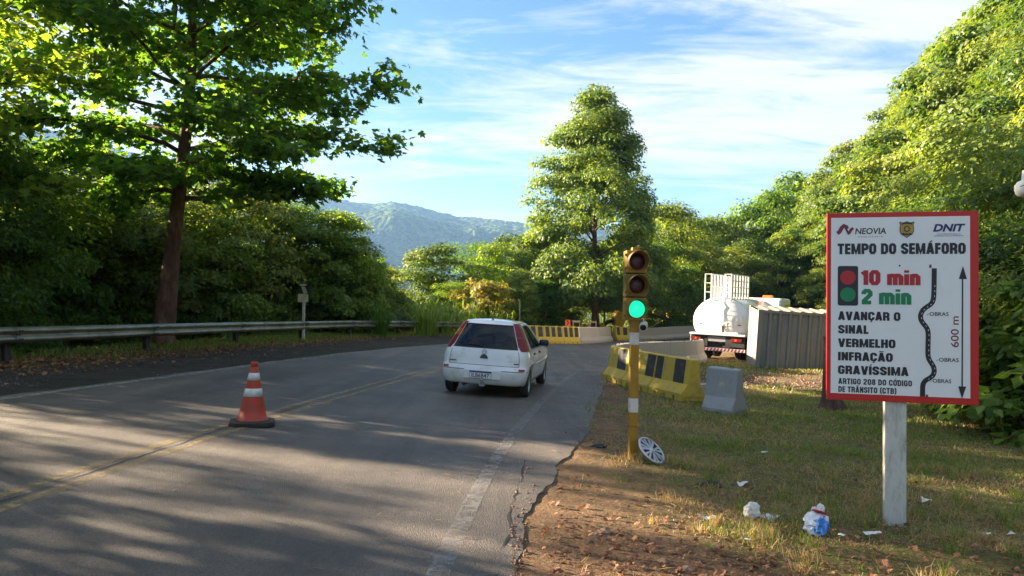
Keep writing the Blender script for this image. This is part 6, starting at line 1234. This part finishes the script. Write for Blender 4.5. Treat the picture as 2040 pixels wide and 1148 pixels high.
# ---------------------------------------------------------------- tanker truck
solid('tank_white', (0.74, 0.73, 0.71), 0.22, var=0.03, vscale=2, coat=0.5, dirt=(0.60, 0.58, 0.54), dirt_amt=0.3, dirt_scale=2)
solid('truck_white', (0.68, 0.68, 0.67), 0.45, var=0.05); solid('truck_black', (0.02, 0.02, 0.022), 0.6, var=0.2); solid('beacon_orange', (0.8, 0.16, 0.02), 0.3); solid('truck_grey', (0.25, 0.25, 0.26), 0.5)
TKF = math.atan2(1.47, 2.21)
tk = thing('tanker_truck', 'white elliptical water tanker truck parked by the container, ladder and rails on top', 'truck', (8.93, 32.15, G(8.93, 32.15) + 0.0), (0, R(2.4), -TKF))
def tanker():
    # tank: elliptical barrel with a dished end; local y is forward
    a, b, zc, n = 1.26, 1.05, 1.68, 40; secs = [(-0.30, 0.0), (-0.295, 0.25), (-0.27, 0.48), (-0.22, 0.68), (-0.13, 0.85), (0.0, 0.97), (0.10, 1.0), (5.2, 1.0), (5.35, 0.9), (5.45, 0.5), (5.47, 0.0)]
    vs = [(a * s * math.cos(2 * math.pi * k / n), y + 0.30, zc + b * s * math.sin(2 * math.pi * k / n)) for y, s in secs for k in range(n)]
    fs = [(i * n + k, i * n + (k + 1) % n, (i + 1) * n + (k + 1) % n, (i + 1) * n + k) for i in range(len(secs) - 1) for k in range(n)]
    mb = MB(); mb.add(vs, [tuple(reversed(f)) for f in fs], True); tank = mb.build('tank', 'tank_white', tk)
    mb = MB()
    for y in (0.42, 2.6, 5.1):
        pts = [((a + 0.012) * math.cos(t), y, zc + (b + 0.012) * math.sin(t)) for t in np.linspace(0, 2 * math.pi, 41)]; mb.tube(pts, 0.022, 6, False)
    mb.build('hoop', 'tank_white', tank)
    for x in (-0.86, 0.88): mb = MB(); mb.box((x, -0.045 + 0.11, 1.55), (0.16, 0.02, 0.035)); mb.build('marker_strip', 'reflector_red', tank)
    # ladder up the dished end
    ld = MB(); yo = -0.14
    for x in (-0.28, 0.17): ld.tube([(x, yo, 1.12), (x, yo, 2.0), (x, yo + 0.05, 2.5), (x, 0.14, 2.8), (x, 0.14, 3.7 if x < 0 else 2.95)], 0.02, 6)
    for z in np.arange(1.2, 2.75, 0.24): ld.tube([(-0.28, yo + (0.05 if z > 2.4 else 0), z), (0.17, yo + (0.05 if z > 2.4 else 0), z)], 0.015, 6)
    for z in np.arange(1.25, 2.0, 0.24): ld.tube([(-0.05, yo, z), (-0.05, yo, z + 0.24)], 0.01, 5)
    ld.build('ladder', 'truck_white', tk)
    # railings both sides of the walkway on top: fence panels with slats
    for sx in (-0.42, 0.46):
        rl = MB(); y0, y1 = 0.18, 2.7; zb, zt = 2.64, 3.74
        for z in (zb + 0.05, 3.2, zt): rl.tube([(sx, y0, z), (sx, y1, z)], 0.024, 6)
        rl.build('railing', 'truck_white', tk); rail = tk.children[-1]
        for k, y in enumerate(np.linspace(y0, y1, 7)): mb = MB(); mb.box((sx, y, (zb + zt) / 2), (0.05, 0.16, zt - zb)); mb.build('slat', 'truck_white', rail)
        mb = MB()
        for dx in (0.0, -0.28): mb.tube([(sx + dx, y0 - 0.03, zb - 0.1), (sx + dx, y0 - 0.03, zt + 0.02)], 0.024, 6)
        for z in (2.95, 3.35, zt): mb.tube([(sx, y0 - 0.03, z), (sx - 0.28, y0 - 0.03, z)], 0.02, 6)
        mb.build('end_frame', 'truck_white', rail)
    # chassis, rear frame, underrun bar with stripes
    mb = MB(); mb.box((0, 3.4, 0.92), (0.9, 7.0, 0.22)); mb.box((0, 0.05, 1.10), (2.38, 0.5, 0.10)); mb.build('chassis', 'truck_grey', tk)
    mb = MB(); mb.box((-0.80, -0.06, 0.83), (0.72, 0.10, 0.46)); mb.box((0.76, -0.06, 0.83), (0.82, 0.10, 0.46)); mb.box((0, 0.10, 0.80), (1.0, 0.10, 0.50)); mb.box((0, 0.9, 0.72), (1.9, 1.0, 0.5)); mb.build('rear_panel', 'truck_black', tk)
    mb = MB(); mb.box((0, -0.08, 1.125), (2.42, 0.34, 0.07)); mb.box((-1.20, -0.03, 0.80), (0.03, 0.16, 0.60)); mb.build('rear_ledge', 'truck_white', tk)
    mb = MB(); mb.box((0, -0.18, 0.47), (2.46, 0.07, 0.125)); bar = mb.build('underrun_bar', 'truck_white', tk)
    for k in range(16): x = -1.21 + k * 0.152; flat_poly(bar, 'red_stripe', [(x, 0.411), (x + 0.076, 0.411), (x + 0.136, 0.529), (x + 0.060, 0.529)], -0.2165, 'print_red')
    for x, w in ((-0.93, 0.40), (0.83, 0.46)): mb = MB(); mb.rbox((x, -0.13, 0.90), (w, 0.05, 0.15), 0.015); lt = mb.build('tail_light', 'tail_red', tk); mb = MB(); mb.rbox((x - w * 0.05, -0.157, 0.90), (w * 0.22, 0.012, 0.10), 0.004); mb.build('lens', 'tail_orange', lt)
    mb = MB(); mb.rbox((-0.90, -0.122, 0.755), (0.36, 0.02, 0.11), 0.005); mb.build('number_plate', 'plate_white', tk)
    mb = MB(); mb.tube([(0.10 + 0.16 * math.cos(t) * 1.0, -0.02, 0.86 + 0.09 * math.sin(t)) for t in np.linspace(0, 2 * math.pi, 17)], 0.014, 6, False); mb.build('hose_ring', 'chrome', tk)
    mb = MB(); mb.lathe([(0.07, 0), (0.07, 0.32), (0.085, 0.32), (0.085, 0.37), (0, 0.37)], 12, TR(0.24, -0.18, 1.16)); mb.build('valve', 'truck_grey', tk)
    mb = MB(); mb.lathe([(0.05, 0), (0.05, 0.16), (0.09, 0.18), (0.09, 0.23), (0.03, 0.28), (0, 0.28)], 12, TR(0.42, -0.17, 1.40)); mb.build('filler_cap', 'truck_white', tk)
    mb = MB(); mb.tube([(-0.80, -0.12, 1.22), (-0.5, -0.2, 1.20), (0.1, -0.22, 1.18), (0.9, -0.2, 1.2)], 0.04, 8); mb.tube([(-0.8, -0.12, 1.16), (-0.85, -0.14, 1.30), (-0.70, -0.16, 1.22)], 0.045, 8); mb.build('spray_pipe', 'truck_white', tk)
    # wheels: two rear axles with twin tyres, one front axle
    for y in (0.85, 2.15, 6.4):
        for s in (-1, 1):
            for dx in ((0.0, 0.32) if y < 4 else (0.0,)):
                m = TR(s * (1.05 - dx), y, 0.49) @ ROTY(R(90) * s); mb = MB(); mb.lathe([(0.29, 0.12), (0.45, 0.13), (0.49, 0.09), (0.49, -0.09), (0.45, -0.13), (0.29, -0.12)], 28, m, True, True); w = mb.build('wheel', 'rubber', tk)
                mb = MB(); mb.lathe([(0.29, 0.12), (0.24, 0.06), (0.10, 0.05), (0.09, 0.12), (0, 0.12)], 20, m); mb.build('rim', 'truck_grey', w)
    for s in (-1, 1):
        mb = MB(); mb.box((s * 1.08, 1.5, 1.06), (0.34, 2.5, 0.03)); mb.box((s * 1.08, 3.9, 0.70), (0.30, 1.5, 0.5)); mb.build('side_guard', 'truck_black', tk)
    mb = MB(); mb.rbox((0, 6.9, 1.75), (2.35, 1.9, 2.1), 0.12); cab = mb.build('cab', 'truck_white', tk)
    for s in (-1, 1): mb = MB(); mb.box((s * 1.18, 7.1, 2.15), (0.02, 0.9, 0.7)); mb.build('side_window', 'car_black_gloss', cab)
    mb = MB(); mb.box((0, 7.852, 2.15), (2.0, 0.02, 0.8)); mb.build('windscreen', 'car_black_gloss', cab); mb = MB(); mb.rbox((0.35, 6.6, 2.87), (0.5, 0.2, 0.14), 0.04); mb.build('beacon', 'beacon_orange', cab)
tanker()

# ---------------------------------------------------------------- container
solid('container_grey', (0.25, 0.24, 0.235), 0.7, 0.1, var=0.14, vscale=1.6, dirt=(0.36, 0.30, 0.24), dirt_amt=0.45, dirt_scale=2.2, stretch=(1, 1, 0.35), bump=0.2, bscale=8)
solid('container_roof', (0.36, 0.29, 0.22), 0.85, 0.0, var=0.25, vscale=2.5, dirt=(0.20, 0.13, 0.08), dirt_amt=0.5, dirt_scale=3)
ct = thing('shipping_container', 'grey corrugated steel container with rusty roof, left of the sign', 'container', (9.32, 28.45, G(9.4, 28.6) - 0.22), (R(4.5), R(3.6), R(-10)))
def container():
    L, Wd, H = 6.06, 2.44, 2.46; pitch = 0.363; dep = 0.08; r = 0.13
    # left front bottom corner at the local origin; local x along the near side, y into the box
    mb = MB(); mb.box((L / 2, 0.06, 0.08), (L, 0.12, 0.16)); mb.box((L / 2, 0.06, H - 0.05), (L - 0.02, 0.118, 0.10)); mb.box((L / 2, Wd - 0.06, H - 0.05), (L - 0.02, 0.118, 0.10)); mb.box((L / 2, Wd - 0.06, 0.08), (L, 0.12, 0.16)); mb.build('rail', 'container_grey', ct)
    for x in (0.09, L - 0.09):
        for y in (0.09, Wd - 0.09): mb = MB(); mb.rbox((x, y, H / 2), (0.18, 0.18, H + 0.012), 0.01); mb.rbox((x, y, H - 0.05), (0.19, 0.19, 0.13), 0.012); mb.build('corner_post', 'container_grey', ct)
    for side in (0, 1):
        xs = []; x = 0.18
        pr = []
        while x < L - 0.18:
            pr += [(x, dep), (x + 0.19, dep), (x + 0.235, 0.0), (x + 0.31, 0.0)]; x += pitch
        pr = [p for p in pr if p[0] <= L - 0.18] + [(L - 0.18, dep)]
        vs = []; 
        for (px, d) in pr:
            for k, z in enumerate((0.16, 0.7, 1.3, 1.9, H - 0.10)):
                dent = 0.016 * mnoise.noise(Vector((px * 2.2, z * 3.1, 4))) * (1 if d < 0.02 else 0.5); y = 0.012 + d + dent; vs.append((px, y if side == 0 else Wd - y, z))
        m = 5; fs = [(i * m + k, (i + 1) * m + k, (i + 1) * m + k + 1, i * m + k + 1) for i in range(len(pr) - 1) for k in range(m - 1)]
        mb = MB(); mb.add(vs, fs if side == 0 else [tuple(reversed(f)) for f in fs]); mb.build('corrugated_side', 'container_grey', ct)
    vs, fs = [], []; x = 0.1; pr = []
    while x < L - 0.1: pr += [(x, 0.0), (x + 0.20, 0.0), (x + 0.26, 0.035), (x + 0.34, 0.035)]; x += 0.40
    for (px, d) in pr: vs += [(px, 0.02, H - 0.012 + d), (px, Wd - 0.02, H - 0.012 + d)]
    mb = MB(); mb.add(vs, [(2 * i, 2 * i + 2, 2 * i + 3, 2 * i + 1) for i in range(len(pr) - 1)]); mb.build('roof', 'container_roof', ct)
    mb = MB(); mb.box((0.04, Wd / 2, H / 2), (0.04, Wd - 0.36, H - 0.1)); mb.box((L - 0.04, Wd / 2, H / 2), (0.04, Wd - 0.36, H - 0.1)); mb.build('end_wall', 'container_grey', ct)
    mb = MB(); mb.box((0.62, 0.005, 2.22), (0.09, 0.03, 0.11)); mb.build('vent', 'container_roof', ct)
container()

# ---------------------------------------------------------------- road works in the distance
solid('works_orange', (0.70, 0.10, 0.025), 0.6, var=0.08); solid('works_yellow', (0.55, 0.33, 0.03), 0.6, var=0.2, vscale=3); solid('wood_raw', (0.42, 0.31, 0.20), 0.9, var=0.2, vscale=5); solid('mound', (0.12, 0.12, 0.135), 0.95, var=0.3, vscale=7, bump=0.6, bscale=14); solid('hivis', (0.45, 0.68, 0.06), 0.7); solid('hivis_orange', (0.75, 0.15, 0.03), 0.7); solid('skin', (0.30, 0.17, 0.11), 0.6); solid('trouser', (0.05, 0.06, 0.10), 0.9); solid('car_red', (0.42, 0.02, 0.03), 0.3, coat=0.5); solid('glass_dark', (0.03, 0.05, 0.08), 0.1); solid('paint_cream', (0.62, 0.57, 0.48), 0.5)
def chevron_board(label, x, y, z0, w, h, rz):
    t = thing('chevron_board', label, 'sign', (x, y, G(x, y)), (0, 0, rz))
    mb = MB(); mb.box((0, 0, z0 + h / 2), (w, 0.03, h)); mb.build('panel', 'works_orange', t); mb = MB(); mb.box((0, 0.04, z0 / 2), (0.06, 0.05, z0 + 0.3)); mb.build('post', 'wood_raw', t)
    flat_poly(t, 'arrow', [(-0.2 * w, z0 + 0.1 * h), (0.02 * w, z0 + 0.1 * h), (0.26 * w, z0 + 0.5 * h), (0.02 * w, z0 + 0.9 * h), (-0.2 * w, z0 + 0.9 * h), (0.04 * w, z0 + 0.5 * h)], -0.018, 'chev_black')
chevron_board('orange board with black arrow behind the far yellow barriers', 3.02, 40.0, 0.90, 0.28, 0.33, R(-5)); chevron_board('smaller orange arrow board beside the digger, left of the signal pole', 8.35, 51.0, 0.92, 0.26, 0.28, R(-10))
for i, (x, y) in enumerate([(3.75, 43.0), (4.95, 45.2)]):
    t = thing('wooden_trestle', ['raw wooden trestle right of the orange arrow board', 'raw wooden trestle beside the trunk of the tall plane tree'][i], 'barricade', (x, y, G(x, y)), (0, 0, R(-8)))
    mb = MB(); mb.box((0, 0, 1.12), (0.46, 0.04, 0.11)); mb.build('top_board', 'wood_raw', t)
    for s in (-1, 1): mb = MB(); mb.box((s * 0.19, 0, 0.6), (0.05, 0.05, 1.2)); mb.build('leg', 'wood_raw', t)
    mb = MB(); mb.box((0, 0.03, 0.78), (0.46, 0.02, 0.06)); mb.build('lower_board', 'print_maroon', t)
dg = thing('mini_digger', 'yellow digger bucket and arm sticking up behind the far barrier, left of the signal pole', 'digger', (7.9, 55.0, G(7.9, 55)), (0, 0, R(20)))
def digger():
    mb = MB(); mb.prism([(-0.42, 0.9), (0.25, 0.8), (0.55, 1.35), (0.35, 1.85), (-0.05, 2.0), (-0.30, 1.75)], 0.62, TR(0, 0.31, 0) @ ROTX(R(90))); mb.build('bucket', 'works_yellow', dg)
    mb = MB(); mb.tube([(-0.2, 0, 1.3), (-0.9, 0, 1.1), (-1.5, 0, 0.7)], [0.12, 0.16, 0.18], 8); mb.build('arm', 'truck_black', dg)
    mb = MB(); mb.rbox((-2.0, 0, 0.75), (1.2, 1.2, 0.6), 0.08); mb.build('body', 'works_yellow', dg)
    for s in (-1, 1): mb = MB(); mb.rbox((-2.0, s * 0.5, 0.25), (1.7, 0.3, 0.45), 0.15); mb.build('track', 'rubber', dg)
digger()
ex = thing('excavator', 'yellow excavator arm and dark cab rising behind the grey mound, right of the signal pole', 'excavator', (14.6, 64.5, G(14.6, 64.5)), (0, 0, R(12)))
def excavator():
    mb = MB(); mb.prism([(-0.62, 1.2), (0.02, 1.0), (0.0, 2.6), (-0.12, 3.2), (-0.30, 3.3), (-0.40, 2.5)], 0.4, TR(0, 0.2, 0) @ ROTX(R(90))); mb.build('boom', 'works_yellow', ex)
    mb = MB(); mb.rbox((-0.75, 0, 1.45), (0.7, 0.8, 0.7), 0.1); mb.rbox((-0.2, 0, 1.0), (2.2, 1.6, 0.5), 0.1); mb.build('body', 'works_yellow', ex)
    mb = MB(); mb.rbox((0.62, 0, 1.75), (0.86, 1.0, 1.5), 0.06); cb = mb.build('cab', 'glass_dark', ex); mb = MB(); mb.rbox((0.62, 0, 2.53), (0.95, 1.05, 0.10), 0.03); mb.box((0.17, -0.51, 1.8), (0.06, 0.02, 1.4)); mb.build('cab_frame', 'truck_white', cb)
    for s in (-1, 1): mb = MB(); mb.rbox((0, s * 0.8, 0.35), (2.6, 0.4, 0.7), 0.2); mb.build('track', 'rubber', ex)
excavator()
def mound():
    n, m = 40, 14; vs, fs = [], []
    for j in range(m + 1):
        r = j / m
        for k in range(n): a = 2 * math.pi * k / n; x, y = 2.6 * r * math.cos(a), 1.8 * r * math.sin(a); vs.append((x, y, 1.25 * (1 - r) ** 0.9 * (1 + 0.2 * math.sin(2 * a)) + 0.12 * mnoise.noise(Vector((x * 2, y * 2, 0))) * (1 - r)))
    fs = [(j * n + k, (j + 1) * n + k, (j + 1) * n + (k + 1) % n, j * n + (k + 1) % n) for j in range(m) for k in range(n)]
    mb = MB(); mb.add(vs, fs, True); tag(mb.build('gravel_mound', 'mound', None, (12.9, 61.2, G(12.9, 61.2))), 'dark grey mound of gravel behind the far barriers', 'mound')
mound()
def small_car(name, label, x, y, rz, paint, pick=False):
    t = thing(name, label, 'car' if not pick else 'pickup', (x, y, G(x, y)), (0, 0, rz))
    mb = MB(); prof = [(-2.1, 0.35), (2.1, 0.35), (2.15, 0.65), (1.9, 0.88), (1.0, 0.98), (-2.05, 0.98), (-2.12, 0.7)]; mb.prism(prof, 1.7, TR(0, 0.85, 0) @ ROTX(R(90))); mb.build('body', paint, t)
    mb = MB(); cabp = [(-1.7, 0.97), (1.05, 0.97), (0.45, 1.44), (-1.2, 1.46)] if not pick else [(-0.6, 0.97), (1.1, 0.97), (0.5, 1.62), (-0.45, 1.64)]; mb.prism([(a * 0.97, b) for a, b in cabp], 1.44, TR(0, 0.72, 0) @ ROTX(R(90))); cb = mb.build('cabin', 'glass_dark', t)
    mb = MB(); mb.box((-0.38 if not pick else 0.02, 0, cabp[2][1] + 0.02), (1.7 if not pick else 0.95, 1.38, 0.05)); mb.build('roof', paint, cb)
    for px in (-1.3, 1.3):
        for s in (-1, 1): mb = MB(); mb.lathe([(0.0, 0.1), (0.2, 0.1), (0.31, 0.08), (0.31, -0.1), (0, -0.1)], 18, TR(px, s * 0.78, 0.31) @ ROTX(R(90) * -s)); mb.build('wheel', 'rubber', t)
    return t
small_car('pickup_truck', 'white pickup parked beyond the far barriers behind the workers', 15.9, 66.5, R(-150), 'paint_cream', True); small_car('red_car', 'red car half hidden beyond the far barriers beside the tanker', 18.9, 68.5, R(-20), 'car_red')
wl = MB(); wl.rbox((0, 0, 0.5), (9.0, 0.4, 1.0), 0.05); tag(wl.build('low_wall', 'paint_cream', None, (16.5, 70.5, G(16.5, 70.5)), (0, 0, R(-6))), 'low cream wall at the back of the road works', 'wall')
def person(label, x, y, top, coat, rz):
    """one skinned figure bending slightly forward, with vest and helmet"""
    t = thing('person', label, 'person', (x, y, G(x, y) - 0.62), (0, 0, rz))
    J = {'pel': (0, 0, 0.95), 'ch': (0, -0.05, 1.30), 'nk': (0, -0.08, 1.50), 'hd': (0, -0.10, 1.62), 'ht': (0, -0.10, 1.74), 'ls': (-0.20, -0.06, 1.42), 'le': (-0.27, -0.12, 1.15), 'lh': (-0.24, -0.30, 0.98), 'rs': (0.20, -0.06, 1.42), 're': (0.27, -0.12, 1.15), 'rh': (0.24, -0.30, 0.98), 'lk': (-0.12, -0.03, 0.50), 'lf': (-0.13, 0.02, 0.07), 'lt': (-0.13, -0.16, 0.04), 'rk': (0.12, -0.03, 0.50), 'rf': (0.13, 0.02, 0.07), 'rt': (0.13, -0.16, 0.04), 'lp': (-0.10, 0, 0.90), 'rp': (0.10, 0, 0.90)}
    rad = dict(pel=0.15, ch=0.17, nk=0.06, hd=0.10, ht=0.08, ls=0.075, le=0.05, lh=0.04, rs=0.075, re=0.05, rh=0.04, lk=0.065, lf=0.05, lt=0.04, rk=0.065, rf=0.05, rt=0.04, lp=0.10, rp=0.10)
    E_ = [('pel', 'ch'), ('ch', 'nk'), ('nk', 'hd'), ('hd', 'ht'), ('ch', 'ls'), ('ls', 'le'), ('le', 'lh'), ('ch', 'rs'), ('rs', 're'), ('re', 'rh'), ('pel', 'lp'), ('lp', 'lk'), ('lk', 'lf'), ('lf', 'lt'), ('pel', 'rp'), ('rp', 'rk'), ('rk', 'rf'), ('rf', 'rt')]
    ks = list(J); me = bpy.data.meshes.new('body'); me.from_pydata([J[k] for k in ks], [(ks.index(a), ks.index(b)) for a, b in E_], []); o = obj('body', me, 'trouser', t)
    md = o.modifiers.new('skin', 'SKIN'); sd = o.modifiers.new('sub', 'SUBSURF'); sd.levels = sd.render_levels = 1
    lay = me.skin_vertices[0] if me.skin_vertices else None
    if lay is None:
        bpy.context.view_layer.objects.active = o; bpy.ops.mesh.customdata_skin_add(); lay = me.skin_vertices[0]
    for i, k in enumerate(ks): lay.data[i].radius = (rad[k], rad[k]); lay.data[i].use_root = (k == 'pel')
    mb = MB(); mb.lathe([(0.19, 0.93), (0.215, 1.1), (0.225, 1.3), (0.20, 1.42), (0.10, 1.50)], 16, TR(0, -0.05, 0)); mb.build('vest', coat, t)
    mb = MB(); mb.lathe([(0.13, 1.68), (0.12, 1.74), (0.08, 1.79), (0, 1.81)], 14, TR(0, -0.10, 0)); mb.build('helmet', 'truck_white' if coat == 'hivis' else 'hivis_orange', t)
    mb = MB(); mb.lathe([(0.0, 1.52), (0.07, 1.55), (0.095, 1.62), (0.09, 1.68), (0, 1.69)], 14, TR(0, -0.115, 0)); mb.build('face', 'skin', t)
person('worker in lime vest standing behind the far barriers before the white pickup', 14.55, 62.8, 0, 'hivis', R(10)); person('worker in orange vest beside the lime one, behind the far barriers near the tanker', 15.8, 63.3, 0, 'hivis_orange', R(-30))

# ---------------------------------------------------------------- air between here and the far hills
def haze():
    m, nt = newmat('haze'); N = nt.nodes.new; v = N('ShaderNodeVolumePrincipled'); out = N('ShaderNodeOutputMaterial'); nt.links.new(v.outputs[0], out.inputs['Volume'])
    v.inputs['Color'].default_value = (0.30, 0.56, 1.0, 1); v.inputs['Density'].default_value = 0.00014; v.inputs['Anisotropy'].default_value = 0.2
    mb = MB(); mb.box((0, 0, 145), (7400, 7400, 470)); o = mb.build('haze', 'haze'); tag(o, kind='stuff')
haze()
